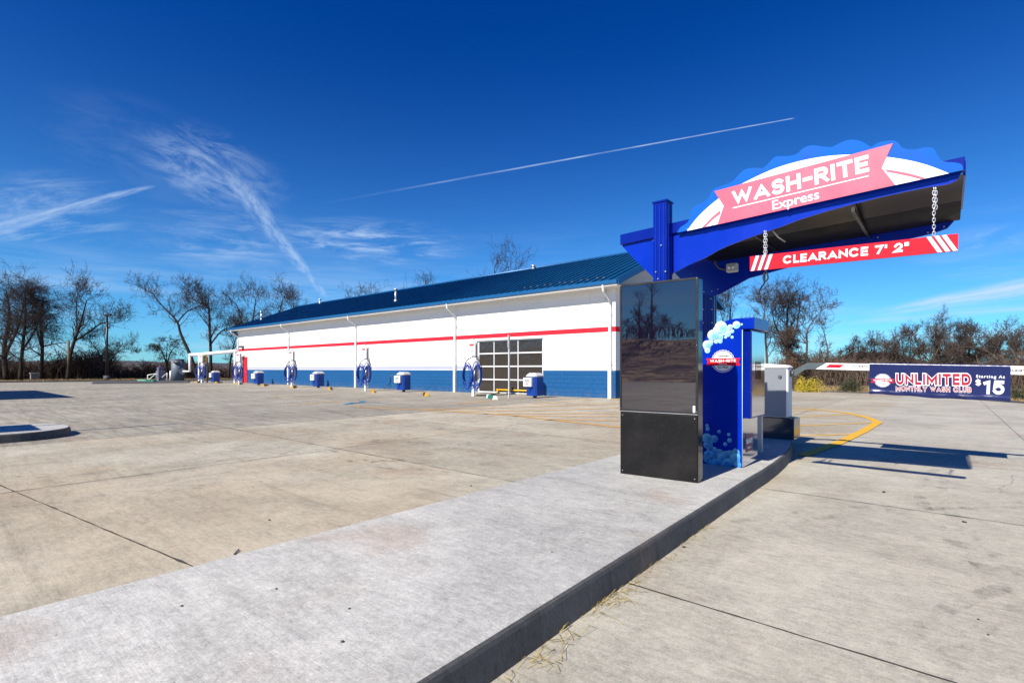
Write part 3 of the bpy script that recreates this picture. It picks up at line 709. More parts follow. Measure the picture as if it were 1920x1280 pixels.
# downspouts
for pxx in (446, 541, 667, 853, 1144):
    x = fx(pxx, WY-.08); m = MB()
    m.tube(smooth_loop([(x-.0, EY-.07, EZ+.04), (x-.0, EY-.06, EZ-.12), (x+.0, EY+.02, EZ-.25), (x, WY-.18, EZ-.5), (x, WY-.09, EZ-.62), (x, WY-.09, EZ-.9)], 4), .045, 8)
    m.box(x-.055, x+.055, WY-.135, WY-.035, 1.38, EZ-.85)
    ds = m.build('downspout', M_white, bld)
    m = MB(); m.box(x-.075, x+.075, WY-.155, WY-.02, .0, 1.36); pieces(m, 'guard', M_white, ds)
    m = MB()
    for zz in (1.5, 3.6): m.box(x-.075, x+.075, WY-.14, WY-.005, zz, zz+.03)
    pieces(m, 'strap', M_steel, ds)
# overhead glass door
od = MB(); dy = WY+.11
cols = [DX0, fx(927, dy), fx(972, dy), DX1]; rows = [.05, .78, 1.51, 2.26, DZ-.02]
rows = [.06, .06+(DZ-.1)*.245, .06+(DZ-.1)*.5, .06+(DZ-.1)*.75, DZ-.06]
for i, x in enumerate(cols): 
    hw = .026 if 0 < i < 3 else .05; xc = x+(.05 if i == 0 else -.05 if i == 3 else 0)
    od.box(xc-hw, xc+hw, dy-.03, dy+.02, .0, DZ)
for z in rows:
    for i in range(3):
        od.box(cols[i]+(.1 if i == 0 else .0261), cols[i+1]-(.1 if i == 2 else .0261), dy-.028, dy+.018, z-.033, z+.033)
dr = od.build('overhead_door', mat('grey white door frame', (.62, .63, .64), .5), bld)
m = MB()
for i in range(3):
    for j in range(4): m.box(cols[i]+.02, cols[i+1]-.02, dy-.006, dy+.004, rows[j]+.01, rows[j+1]-.01)
m.build('pane', M_pane, dr)
m = MB(); m.box(DX0, DX1, WY-.012, WY+.06, DZ-.03, DZ+.06); m.box(DX0-.06, DX0-.001, WY-.012, WY+.06, 0, DZ+.06); m.build('frame', M_soffit, dr)
m = MB(); m.tube([(cols[1]+.25, dy-.12, .2), (cols[3]-.7, dy-.12, .2)], .04, 10); m.box(cols[1]+.3, cols[1]+.36, dy-.15, dy-.09, 0, .2); m.box(cols[3]-.86, cols[3]-.8, dy-.15, dy-.09, 0, .2); m.build('guard_rail', M_yellow, dr)
# red door at the far end, lamp above it
rx0, rx1 = fx(456.5, WY), fx(463.5, WY)
m = MB(); m.box(rx0, rx1, WY-.03, WY+.01, .02, 2.25); rd = m.build('door', M_rdoor, bld, bevel=.005)
m = MB(); m.box(rx0-.08, rx0-.005, WY-.05, WY+.01, 0, 2.33); m.box(rx1+.005, rx1+.08, WY-.05, WY+.01, 0, 2.33); m.box(rx0-.005, rx1+.005, WY-.05, WY+.01, 2.255, 2.33); m.build('frame', M_rdoor, rd)
m = MB(); m.tube([(rx1-.12, WY-.04, 1.0), (rx1-.12, WY-.09, 1.0), (rx1-.25, WY-.09, 1.0)], .013, 6); m.build('handle', M_steel, rd)
m = MB(); q = fp(456, 651, WY); m.box(q.x-.3, q.x+.25, WY-.3, WY-.01, q.z-.05, q.z+.13); m.build('wall_lamp', M_dgrey, bld, bevel=.02)
q = fp(1140, 553, WY-.3)
m = MB(); m.tube([(fx(1136, WY-.1), WY-.1, EZ-.02), (fx(1136, WY-.1), WY-.1, EZ-.45), (fx(1136, WY-.1)-.03, WY-.1, EZ-.5)], .022, 6); m.build('conduit', M_grey, bld)
# roof vent pipes
for pxx, k, h in ((742, .28, .75), (490, .3, .7), (600, .93, .35), (1000, .97, .15)):
    y = EY+(RID_Y-EY)*k; x = fx(pxx, y); z = ezt+rise*k; m = MB()
    m.cyl((x, y, z-.05), (x, y, z+h), .075, n=14); m.cyl((x, y, z+h*.0+.0), (x, y, z+.18), .15, .08, 14)
    vp = m.build('vent_pipe', M_steel, bld)
    m = MB(); m.cyl((x, y, z+h+.002), (x, y, z+h+.13), .12, .12, 14); m.build('cap', M_steel, vp)
# snow clips on the roof
m = MB(); rnd = random.Random(8)
for i in range(2, 14):
    x = RX1-.05-.405*(i+.5)*1.0; a = slope_pt(x, .10+.03*rnd.random()); m.box(x-.05, x+.05, a[1]-.02, a[1]+.02, a[2]+.0, a[2]+.055)
pieces(m, 'snow_guard', M_dgrey, roof)

# ------------------------------------------------------------------ entrance canopy (gantry)
PX = -2.38; PYF = 5.35; PYR = 6.77; FY = 5.435; RY = 6.69
can = thing('entrance_canopy', (PX, 6.06, IZ), 'cobalt blue cantilevered canopy with arched sign standing behind the black screen', 'canopy')
def post(py, top):
    m = MB(); hw = .078
    # channel tube with grooves
    m.box(PX-hw, PX+hw, py-hw, py+hw, IZ, top); p = m.build('post', M_gnavy, can, bevel=.006)
    m = MB()
    for dx in (-.045, .0, .045): m.box(PX+dx-.006, PX+dx+.006, py-hw-.006, py-hw-.001, IZ+.05, top-.02)
    for dy in (-.04, .04): m.box(PX+hw+.001, PX+hw+.006, py+dy-.006, py+dy+.006, IZ+.05, top-.02)
    pieces(m, 'rib', M_gblue, p)
    m = MB(); m.box(PX-hw-.008, PX+hw+.008, py-hw-.008, py+hw+.008, top+.001, top+.02); m.build('cap', M_gnavy, p)
    m = MB(); m.box(PX-.16, PX+.16, py-.16, py+.16, IZ, IZ+.02); m.build('foot_plate', M_gnavy, p)
    return p
pf = post(PYF, fp(1243, 378, PYF-.08).z); pr_ = post(PYR, 2.86)
# main fascia plates (front and rear) with the drooping bracket outline
LFp = [(1167, 462), (1190, 487), (1227, 522), (1256, 524), (1262, 512), (1300, 493), (1327, 481), (1345, 470), (1365, 461), (1390, 451), (1415, 442), (1465, 425), (1500, 411.5), (1550, 396), (1600, 382.5), (1650, 370), (1700, 359), (1740, 351), (1770, 347), (1787, 342), (1797, 335), (1801, 326), (1750, 337)]
outl = qxz(LFp[:-1], FY) + [(fx(1801, FY), fp(1801, 322, FY).z)] + [(fx(1167, FY), fp(1167, 458, FY).z)]
m = MB(); m.prismY(outl, FY, FY+.012); fpl = m.build('bracket_plate', M_gblue, can)
rb_ = qxz([(1320, 562), (1350, 552), (1405, 522), (1500, 496), (1600, 474), (1690, 452), (1750, 438), (1776, 429), (1788, 416)], RY)
outr = [(outl[0][0], outl[0][1]), (outl[1][0], outl[1][1]-.02), (PX-.12, 2.26), (PX+.1, 2.2)] + rb_ + [outl[-2], outl[-1]]
m = MB(); m.prismY(outr, RY-.012, RY); m.build('bracket_plate', M_gblue, can)
# longitudinal beams on top of the plates
bz = [fp(1165, 441, FY).z, fp(1165, 461, FY).z, fp(1809, 295, FY).z, fp(1809, 321, FY).z]; xL, xR = fx(1165, FY), fx(1809, FY)
for ya, yb in ((FY-.03, FY+.05), (RY-.05, RY+.03)):
    m = MB(); m.prismY([(xL, bz[1]+.006), (xR, bz[3]+.004), (xR, bz[2]), (xL, bz[0])], ya, yb); m.build('beam', M_gnavy, can, bevel=.004)
# end cap and cross channels
m = MB(); m.box(xR-.006, xR+.008, FY+.052, RY-.052, bz[3]-.02, bz[3]+.10); m.build('end_channel', M_gnavy, can)
m = MB(); m.box(xL-.0, xL+.02, FY+.052, RY-.052, bz[1]-.0, bz[1]+.10); m.build('end_channel', M_gnavy, can)
# ceiling sheets (bare metal, sagging a little to the rear)
def ceil(xa, xb, v0, v1, nm, mt_):
    m = MB(); n = 8; mcol = 10
    def zt(x, v):
        t = (x-xL)/(xR-xL); return bz[1]+(bz[3]-bz[1])*t - .012 - .10*sin(pi*min(1, v*1.15)*.5)**2
    b = 0
    for i in range(mcol+1):
        for j in range(n+1):
            x = xa+(xb-xa)*i/mcol; v = v0+(v1-v0)*j/n; m.v.append((x, FY+.02+(RY-FY-.04)*v, zt(x, v)))
    for i in range(mcol):
        for j in range(n): m.face([i*(n+1)+j, i*(n+1)+j+1, (i+1)*(n+1)+j+1, (i+1)*(n+1)+j], True)
    m.build(nm, mt_, can)
xm = fx(1612, (FY+RY)/2-.2)
xa = PX+.1
for a, b in ((xa, xm-.9), (xm-.895, xm-.01), (xm+.0, xR-.01)): ceil(a, b, 0., .5, 'ceiling_panel', M_ceil); ceil(a, b, .505, 1., 'dark_reflection_sheet', mat('dark reflection black', (.006, .006, .007), .5, 0, .3, 8, 0, 60, .12))  # black rear sheet paints in the dark reflection of the ceiling's rear half
m = MB(); m.box(xm-.018, xm+.008, FY+.015, RY-.015, bz[3]-.17, bz[3]-.13); m.box(xm-.905, xm-.885, FY+.015, RY-.015, bz[3]-.19, bz[3]-.15); pieces(m, 'seam_strip', M_black, can)
# top roof sheet so the canopy casts a solid shadow
m = MB(); m.prismY([(xL+.02, bz[0]-.03), (xR-.02, bz[2]-.03), (xR-.02, bz[2]-.018), (xL+.02, bz[0]-.018)], FY+.052, RY-.052); m.build('top_sheet', M_steel, can)
# bolts
m = MB()
def bolt(x, y, Y, r=.009):
    p = fp(x, y, Y); m.cyl((p.x, Y+.002, p.z), (p.x, Y-.010, p.z), r, r*.8, 8)
for x, y in ((1226, 451), (1256, 423), (1256, 442), (1256, 451), (1240, 460), (1230, 510), (1248, 509), (1234, 523)): bolt(x, y, PYF-.086 if 1228 < x < 1250 else FY)
for x, y in ((1320, 547), (1335, 546), (1319, 580), (1335, 580), (1319, 605), (1335, 605), (1333, 560)): bolt(x, y, PYR-.086)
for x, y in ((1414, 395.5), (1374.5, 412), (1490, 386), (1570.5, 358.5), (1664, 342), (1289, 430)): bolt(x, y, FY-.05, .007)
pieces(m, 'bolt', M_steel, can)
m = MB()
for x, y in ((1678, 370), (1617, 402), (1700, 391), (1677, 395), (1642, 404), (1772, 376), (1778, 404), (1683, 412), (1740, 436), (1770, 425), (1620, 435), (1588, 441), (1646, 445), (1640, 418), (1632, 427), (1486, 458), (1450, 472), (1477, 466), (1371, 481), (1346, 542)):
    p = fp(x, y, RY-.012); m.cyl((p.x, p.y, p.z), (p.x, p.y-.008, p.z), .009, .007, 7)
pieces(m, 'rivet', M_steel, can)
# ---- arched sign on the front beam
SY = FY-.034
cloud = smooth_loop([(1271, 437), (1277, 427), (1290, 418), (1296, 406), (1297, 396), (1305, 388), (1321, 380), (1331, 371), (1336, 359), (1347, 352), (1372, 343), (1385, 330), (1398, 319), (1415, 316), (1432, 316), (1444, 305), (1456, 295), (1478, 294), (1495, 290), (1506, 280), (1522, 274), (1542, 276), (1560, 277), (1575, 270), (1592, 264), (1610, 265), (1624, 271), (1634, 277), (1648, 269), (1672, 265), (1684, 269), (1693, 279), (1712, 282), (1735, 278), (1750, 280), (1757, 292), (1768, 304), (1788, 306), (1803, 310), (1806, 320)], 4)
m = MB(); m.prismY(qxz(cloud, SY)[::1], SY-.02, SY); sgn = m.build('sign_panel', M_sblue, can)
m = MB(); S2 = SY-.0235
arc = smooth_loop([(1288, 433), (1310, 405), (1340, 378), (1370, 357), (1400, 340), (1450, 317), (1500, 302), (1550, 293), (1600, 290), (1650, 293), (1700, 300), (1740, 310), (1779, 325)], 4)
m.prismY(qxz(arc, S2), S2, S2+.003); m.build('white_arch', M_svwhite, sgn)
m = MB(); S3 = SY-.027
rib = [(1339.5, 358.8), (1357, 386), (1345, 421), (1678.5, 346.5), (1653, 314.5), (1674, 269)]
m.prismY(qxz(rib, S3), S3, S3+.003)
la = smooth_loop([(1351, 394), (1335, 407), (1316, 427)], 4) + smooth_loop([(1322, 425.5), (1338, 410), (1350, 401)], 4)
m.prismY(qxz(la, S3-.0002), S3-.0002, S3+.0028)
ra = smooth_loop([(1661, 317.5), (1700, 324), (1734, 333.5)], 4) + smooth_loop([(1728, 336), (1700, 329), (1662, 321.5)], 4)
m.prismY(qxz(ra, S3-.0002), S3-.0002, S3+.0028)
m.build('ribbon', M_pink, sgn)
m = MB(); S4 = SY-.029
caps_px(m, 'WASH-RITE', (1374, 386), (1630, 321.5), (1374, 358.5), S4, t=.235, gap=.13)
m.prismY(qxz([(1374, 391.2), (1629, 330.8), (1629, 328.8), (1374, 389.2)], S4), S4-.001, S4)
text_px(m, 'Express', (1449, 399.5), (1537, 378.5), (1449, 376.5), S4, bold=.014)
m.build('lettering', M_svwhite, sgn)
# floodlight with conduit
q = fp(1375, 503, 6.2)
m = MB(); m.box(q.x-.06, q.x+.06, 6.12, 6.2, q.z-.05, q.z+.05)
fl = m.build('floodlight', M_grey, can, bevel=.012)
m = MB()
for dx in (-.022, .022): m.sphere((q.x+dx, 6.112, q.z), .017, 10, 6)
pieces(m, 'lens', M_svwhite, fl)
m = MB(); m.tube(smooth_loop([tuple(fp(1340, 488, 6.2)), tuple(fp(1346, 500, 6.2)), tuple(fp(1357, 505, 6.2)), tuple(fp(1365, 504, 6.2))], 5), .011, 8); m.build('conduit', M_dgrey, fl)
m = MB(); a, b = fp(1447, 430, 5.9), fp(1472, 453, 6.1); m.tube([tuple(a), tuple((a+b)/2+Vector((0, 0, -.02))), tuple(b)], .009, 7); m.build('brace_rod', M_steel, can)

# ---- clearance bar on chains
CY = 5.335
bar = [fp(1406, 481, CY), fp(1406, 508, CY), fp(1796.5, 469.5, CY), fp(1796.5, 438, CY)]
cb = thing('clearance_bar', bar[1], 'long red clearance bar hanging on chains under the blue canopy', 'sign')
m = MB(); m.prismY([(p.x, p.z) for p in bar], CY-.0, CY+.03); bb = m.build('board', M_red, cb)
def mixb(u, v):
    lo = bar[1].lerp(bar[2], u); hi = bar[0].lerp(bar[3], u); return lo.lerp(hi, v)
m = MB()
def stripes(us, sl, f_=-.002):
    for u in us:
        m.prismY([(mixb(a_, b_).x, mixb(a_, b_).z) for a_, b_ in ((u, .0), (u+.0185, .0), (u+.0185+sl, 1.), (u+sl, 1.))], CY+f_, CY-.0004)
L_ = (bar[2]-bar[1]).length
def ub(x): return (fx(x, CY)-bar[0].x)/(bar[3].x-bar[0].x)
stripes([ub(1408), ub(1420.5), ub(1433)], .03); pieces(m, 'white_stripe', M_svwhite, bb)
m = MB()
stripes([ub(1758), ub(1773), ub(1787)], -.045)
pieces(m, 'white_stripe', M_svwhite, bb)
m = MB(); stripes([ub(1414.5), ub(1427)], .03, -.0012); stripes([ub(1766), ub(1780.5)], -.045, -.0012); pieces(m, 'dark_stripe', M_dred, bb)
m = MB(); a, b, c_ = mixb(ub(1468), .25), mixb(ub(1704), .25), mixb(ub(1468), .80)
caps_into(m, "CLEARANCE 7' 2\"", a, b-a, (0, 0, 1), (b-a).length, c_.z-a.z, t=.235, gap=.14)
m.build('lettering', M_svwhite, bb)
def chain(top, bot, y0):
    m = MB(); top = Vector(top); bot = Vector(bot); L = (top-bot).length; n = max(4, int(L/.026)); d = (bot-top).normalized()
    for i in range(n):
        c0 = top+d*(L*(i+.5)/n); h = L/n*.72; ax = Vector((1, 0, 0)) if i % 2 else Vector((0, 1, 0))
        m.tube([c0+d*(h*cos(t)) + ax*(.0095*sin(t)) for t in [k*2*pi/8 for k in range(9)]], .0028, 5, False)
    return m.build('chain', M_chain, cb)
for xx, yt, yb in ((1433.5, 433, 480), (1751, 352, 441)):
    t_ = fp(xx, yt, CY+.012); b_ = fp(xx, yb, CY+.012); chain(t_, b_, CY)
    chain(t_+Vector((.012, .01, 0)), b_+Vector((.012, .01, .55*(t_.z-b_.z) if xx > 1500 else 0)), CY)
# hanging cable with plug
m = MB(); Yc = 5.6
cp = [(1433, 505), (1438, 512), (1440, 522), (1434, 528), (1431, 520), (1434, 511), (1433, 530), (1428, 538), (1424, 545), (1423.5, 555)]
m.tube(smooth_loop([tuple(fp(x, y, Yc+.008*i)) for i, (x, y) in enumerate(cp)], 4), .0075, 7)
pc = fp(1433, 505, Yc); m.tube([tuple(pc), (pc.x, pc.y, 2.65)], .0075, 7)
e0 = fp(1423.5, 554, Yc+.07); m.build
cab = thing('power_cable', (pc.x, pc.y, pc.z), 'loose black cable with a plug dangling below the left end of the red bar', 'cable')
m.build('cord', M_rubber, cab)
m = MB(); m.box(e0.x-.016, e0.x+.016, e0.y-.012, e0.y+.012, e0.z-.07, e0.z); m.build('plug', M_black, cab, bevel=.004)

# ------------------------------------------------------------------ black screen kiosk
KL = gp(1163, 887, IZ); KR = gp(1309, 905.8, IZ); kdir = (KR-KL).normalized(); kang = math.atan2(kdir.y, kdir.x); kw = (KR-KL).length
kio = thing('menu_screen', (0, 0, 0), 'tall black menu kiosk with a dark glossy screen, nearest on the island', 'kiosk')
kio['_o'] = (0.0, 0.0, 0.0); kio.location = KL; kio.rotation_euler = (0, 0, kang)
KH = 2.015; kd = .16
m = MB(); m.box(0, kw, 0, kd, 0, KH); m.build('cabinet', mat('black gloss cabinet', (.006, .006, .007), .12, 0, .2, 3), kio, bevel=.006)
m = MB(); m.box(.006, kw-.006, -.010, -.001, .012, .655); m.build('lower_panel', M_speck, kio, bevel=.002)
m = MB(); m.box(.022, kw-.022, -.008, -.001, .69, KH-.022); m.build('screen', M_screen, kio)
m = MB()
m.box(.0, .020, -.012, -.001, .665, KH); m.box(kw-.020, kw, -.012, -.001, .665, KH); m.box(.0205, kw-.0205, -.012, -.001, KH-.020, KH); m.box(.0205, kw-.0205, -.012, -.001, .665, .688)
m.build('bezel', M_black, kio)
m = MB(); m.box(kw-.046, kw-.024, -.016, -.0085, .69, .755); m.build('latch', M_white, kio)
m = MB()
for x in (.010, kw-.010):
    for z in (.70, 1.35, KH-.01): m.cyl((x, -.0122, z), (x, -.0145, z), .004, n=8)
for x in (.03, kw-.03):
    for z in (.04, .63): m.cyl((x, -.0102, z), (x, -.013, z), .005, n=8)
pieces(m, 'screw', M_steel, kio)
m = MB(); m.box(.001, kw-.001, -.014, -.0125, .668, .674); m.build('trim_line', M_steel, kio)

# ------------------------------------------------------------------ pay station
PYf = 6.08; X0, X1 = fx(1316.5, PYf), fx(1391, PYf); PTOP = fp(1380, 597, PYf).z; PD = .62
pay = thing('pay_station', ((X0+X1)/2, PYf, IZ), 'tall cobalt blue pay station printed with bubbles, standing behind the black screen', 'kiosk')
rad = .40
pts = [(X0, IZ), (X1, IZ), (X1, PTOP), (X0+rad, PTOP)]
for k in range(1, 13):
    a = pi/2+k/12*pi/2; pts.append((X0+rad+rad*cos(a), PTOP-rad*.93+rad*.93*sin(a)))
m = MB(); m.prismY(pts, PYf, PYf+PD); m.build('body', M_gblue, pay)
hx0, hx1 = X1+.002, X1+.085; hz0 = fp(1398, 784, PYf+.05).z
m = MB(); m.box(hx0, hx1, PYf+.035, PYf+PD-.02, hz0, PTOP-.13); hd = m.build('terminal_housing', M_gnavy, pay, bevel=.006)
m = MB(); m.box(hx1+.001, hx1+.006, PYf+.055, PYf+PD-.04, hz0+.02, PTOP-.15); m.build('stainless_face', M_stain, hd)
m = MB(); m.box(hx1+.0065, hx1+.009, PYf+.2, PYf+.42, 1.15, 1.35); m.build('display', M_screen, hd)
m = MB(); m.box(X1+.002, X1+.13, PYf+.0, PYf+PD, PTOP-.125, PTOP+.004); m.build('hood', M_gblue, pay, bevel=.008)
m = MB(); m.box(X1+.001, X1+.005, PYf+.012, PYf+PD-.02, IZ+.005, hz0-.004); lp = m.build('stainless_base', M_stain, pay)
m = MB(); m.box(X1+.0055, X1+.007, PYf+.12, PYf+.40, IZ+.16, IZ+.36); m.build('logo_plate', mat('plum plate', (.16, .02, .10), .4), lp)
m = MB(); text_into(m, 'WASH-RITE', (X1+.0075, PYf+.14, IZ+.25), (0, 1, 0), (0, 0, 1), .24, .06, bold=.02); text_into(m, 'Express', (X1+.0075, PYf+.2, IZ+.185), (0, 1, 0), (0, 0, 1), .12, .035); m.build('lettering', M_svwhite, lp)
m = MB(); m.tube([(X1+.006, PYf-.002, IZ+.02), (X1+.006, PYf-.002, PTOP-.13)], .005, 5); m.build('edge_trim', mat('pale cyan edge', (.35, .6, .75), .4), pay)
# bubble print
def bub_mat():
    M = bpy.data.materials.new('bubble print'); M.use_nodes = True; t = NT(M.node_tree); b = t.n['Principled BSDF']
    a = t.new('ShaderNodeVertexColor'); a.layer_name = 'Col'; t.l.new(a.outputs[0], b.inputs['Base Color']); b.inputs['Roughness'].default_value = .35
    return M
M_bub = bub_mat()
rnd = random.Random(21)
def bubbles(lst, pale, edge, name):
    V = []; Fc = []; C = []
    for i, (x, y, r) in enumerate(lst):
        p = fp(x, y, PYf); rr = r*zc_of(p.x, PYf)/F; off = -.0012-.00022*i; n = 18; b = len(V)
        k = rnd.uniform(.8, 1.1)
        V.append((p.x+rr*.28, PYf+off, p.z-rr*.28)); C.append(tuple(q*k for q in edge))
        for j in range(n):
            a = 2*pi*j/n; V.append((p.x+rr*cos(a), PYf+off, p.z+rr*sin(a)))
            tt = .5+.5*cos(a-2.4); C.append(tuple(min(1, (edge[c]*(1-tt)*.8+pale[c]*(tt*.8+.2))*k) for c in range(3)))
        for j in range(n): Fc.append([b, b+1+j, b+1+(j+1) % n])
    me = bpy.data.meshes.new(name); o3 = Vector(pay['_o'])
    me.from_pydata([(v[0]-o3.x, v[1]-o3.y, v[2]-o3.z) for v in V], [], Fc); me.materials.append(M_bub)
    ca = me.color_attributes.new('Col', 'FLOAT_COLOR', 'POINT')
    for i, c_ in enumerate(C): ca.data[i].color = (*c_, 1)
    o = bpy.data.objects.new(name, me); COL.objects.link(o); o.parent = pay
top = [(1326, 650, 7), (1322, 641, 5), (1331, 643, 6), (1329, 631, 9), (1340, 627, 8), (1347, 632, 9), (1336, 616, 8), (1345, 612, 7), (1352, 606, 9), (1361, 607, 9), (1369, 604, 7), (1357, 618, 9), (1349, 620, 7), (1362, 622, 7), (1369, 613, 5), (1375, 601, 5), (1343, 640, 4), (1381, 609, 7), (1378, 598.5, 3.6), (1366, 627, 4), (1373, 621, 3.6), (1373, 632, 2.8), (1351, 640, 3.8), (1361, 632, 2.6), (1391, 608, 1.9), (1335, 641, 3.1), (1353, 600, 4), (1345, 605, 3.5), (1326, 622, 4)]
top += [(1328+rnd.uniform(0, 38), 625+rnd.uniform(-6, 8)-.45*k, rnd.uniform(2, 5)) for k in range(16)]
top = [q for q in top if q[0]-q[2] > 1317.0 and q[1]-q[2] > 597.5 and (q[0] > 1375 or (sqrt(((q[0]-1382)/65)**2+((q[1]-658)/61)**2) < .97 - q[2]/75))]
top = top+[(1326, 646, 8), (1337, 628, 10), (1352, 613, 11), (1327, 657, 5)]
bubbles(top, (.78, .92, .93), (.12, .50, .68), 'bubble_print')
bot = [(1324+rnd.uniform(0, 62), 872-rnd.random()**1.2*24, rnd.uniform(4, 8.5)) for _ in range(64)] + [(1320+rnd.uniform(1, 28)*(1-k/22), 852-k*1.9, rnd.uniform(3, 8)) for k in range(18)]
bot = [q for q in bot if q[0]+q[2] < 1389.5 and q[0]-q[2] > 1317.2 and q[1]+q[2] < 878 and q[1] > 806+(q[0]-1317)*.62]
bot += [(1327, 797.5, 3.3), (1328, 803.5, 3.9), (1349.5, 808.5, 3.4), (1367.5, 814, 3.1), (1369, 825, 4.2), (1361, 832, 3.6), (1380, 842, 2.4), (1362, 847, 2.6), (1380, 857, 8.5), (1340, 822, 7), (1328, 820, 8)]
bubbles(bot, (.20, .62, .82), (.01, .17, .52), 'bubble_print')
# badge
def badge(mbs, c0, right, R, up=Vector((0, 0, 1)), eps=.001):
    """round scalloped badge with ribbon: returns the meshes (white, red, dark lettering, white lettering)"""
    right = Vector(right).normalized(); nn = right.cross(up); c0 = Vector(c0)
    wm, rm, dm, lm = mbs
    def disc(mb, r, off, sc=0., n=64, hole=0):
        b = len(mb.v)
        pts = [c0+nn*off+(right*cos(2*pi*i/n)+up*sin(2*pi*i/n))*(r*(1+sc*cos(2*pi*i/n*24))) for i in range(n)]
        if not hole: mb.flat(pts)
        else:
            for i in range(n):
                j = (i+1) % n; q0 = c0+nn*off+(pts[i]-c0-nn*off)*hole; q1 = c0+nn*off+(pts[j]-c0-nn*off)*hole
                mb.flat([pts[i], pts[j], q1, q0])
    disc(wm, R, eps, .025, 192, .95); disc(wm, R*.88, eps)
    def P(u, v, o): return c0+right*(u*R)+up*(v*R)+nn*o
    rm.flat([P(-1.48, .27, eps*2), P(-1.32, -.06, eps*2), P(-1.48, -.38, eps*2), P(1.48, -.38, eps*2), P(1.32, -.06, eps*2), P(1.48, .27, eps*2)])
    caps_into(lm, 'WASH-RITE', P(-1.12, -.10, eps*3), right, up, 2.24*R, .27*R, t=.2, lift=.0002)
    text_into(lm, 'Express', P(-.35, -.33, eps*3), right, up, .7*R, .17*R, bold=.02, thick=.0004)
    text_into(dm, 'Unlimited', P(-.5, .36, eps*2), right, up, 1.0*R, .22*R, bold=.02, thick=.0004)
    text_into(dm, 'Car Wash', P(-.45, -.62, eps*2), right, up, .9*R, .18*R, bold=.02, thick=.0004)
mbs = [MB() for _ in range(4)]; bc = fp(1355.5, 677, PYf-.001); badge(mbs, bc, (1, 0, 0), 21*zc_of(bc.x, PYf)/F*1.0, eps=.0012)
bg_ = mbs[0].build('badge', M_svwhite, pay); mbs[1].build('ribbon', M_red, bg_); mbs[2].build('lettering', M_black, bg_); mbs[3].build('lettering', M_svwhite, bg_)

# ------------------------------------------------------------------ barrier gate
GY = 8.95
gx0, gx1 = fx(1418, GY), fx(1489, GY); gz = fp(1489, 785, GY).z
gate = thing('barrier_gate', ((gx0+gx1)/2, GY+.2, IZ), 'white barrier gate on a dark box, its arm lowered across the right lane', 'barrier')
m = MB(); m.box(gx0, gx1, GY, GY+.42, IZ, gz); m.build('pedestal', M_teal_dark, gate, bevel=.008)
hx0_, hx1_ = fx(1427.5, GY+.02), fx(1478, GY+.02); hzt = fp(1440, 690, GY).z
m = MB(); m.box(hx0_, hx1_, GY+.02, GY+.30, gz+.002, hzt); m.build('cabinet', M_white, gate, bevel=.03)
m = MB(); m.box(hx0_+.025, hx1_-.03, GY+.008, GY+.019, gz+.02, hzt-.012); cd = m.build('cabinet_door', mat('shade darkened door', (.20, .22, .25), .4, 0, .04), gate, bevel=.004)  # door colour darkened to carry the shade of the canopy
m = MB(); q = fp(1462.5, 706.5, GY); m.cyl((q.x, GY+.007, q.z), (q.x, GY-.004, q.z), .026, n=18); cd2 = m.build('lock', M_black, cd)
m = MB(); m.tube([(q.x+.014*cos(k), GY-.0065, q.z+.014*sin(k)) for k in [i*2*pi/12 for i in range(13)]], .002, 5); m.build('lock_ring', M_steel, cd)
m = MB(); m.prismY([(hx0_-.012, hzt+.003), (hx1_+.012, hzt+.003), (hx1_+.01, hzt+.02), (hx1_-.04, hzt+.05), (hx0_+.0, hzt+.075), (hx0_-.012, hzt+.07)], GY+.0, GY+.312); m.build('cabinet_cap', M_white, gate, bevel=.012)
AY = GY+.19
elbow = [(1481, 707), (1481, 697), (1514, 680), (1549, 680), (1529, 691.5), (1509, 692.5), (1492, 704)]
m = MB(); m.prismY(qxz(elbow[::1], AY), AY-.02, AY+.04); m.build('arm_bracket', mat('anodised grey', (.10, .13, .14), .35, .3, .1), gate)
m = MB(); m.cyl((hx1_+.001, AY+.01, fp(1480, 700, AY).z), (hx1_+.05, AY+.01, fp(1480, 700, AY).z), .05, n=16); m.build('hub', M_dgrey, gate)
a0, a1 = fp(1549, 680.5, AY), fp(1895, 686, AY); b0, b1 = fp(1529, 692, AY), fp(1895, 703, AY)
sl_t = (a1.z-a0.z)/(a1.x-a0.x); XE = 1.75
m = MB(); m.prismY([(a0.x, a0.z), (fx(1529, AY), b0.z), (XE, b1.z+(XE-b1.x)*sl_t), (XE, a1.z+(XE-a1.x)*sl_t)], AY-.022, AY+.022); arm = m.build('arm', M_white, gate, bevel=.006)
m = MB()
m.prismY(qxz([(1548, 688.5), (1555, 683), (1583, 683.5), (1574, 689.3)], AY-.025), AY-.0252, AY-.0232); m.build('red_marking', M_red, arm)
m = MB(); caps_px(m, 'AGNETIC', (1605, 688), (1628, 689), (1605, 684.3), AY-.0225, t=.26); caps_px(m, 'MAGNETIC', (1890, 696), (1930, 697.5), (1890, 691.3), AY-.0225, t=.26)
m.build('lettering', M_black, arm)
m = MB(); text_px(m, 'm', (1598, 688), (1604.5, 688.2), (1598, 684.6), AY-.0235, bold=.03); m.build('logo', M_teal, arm)
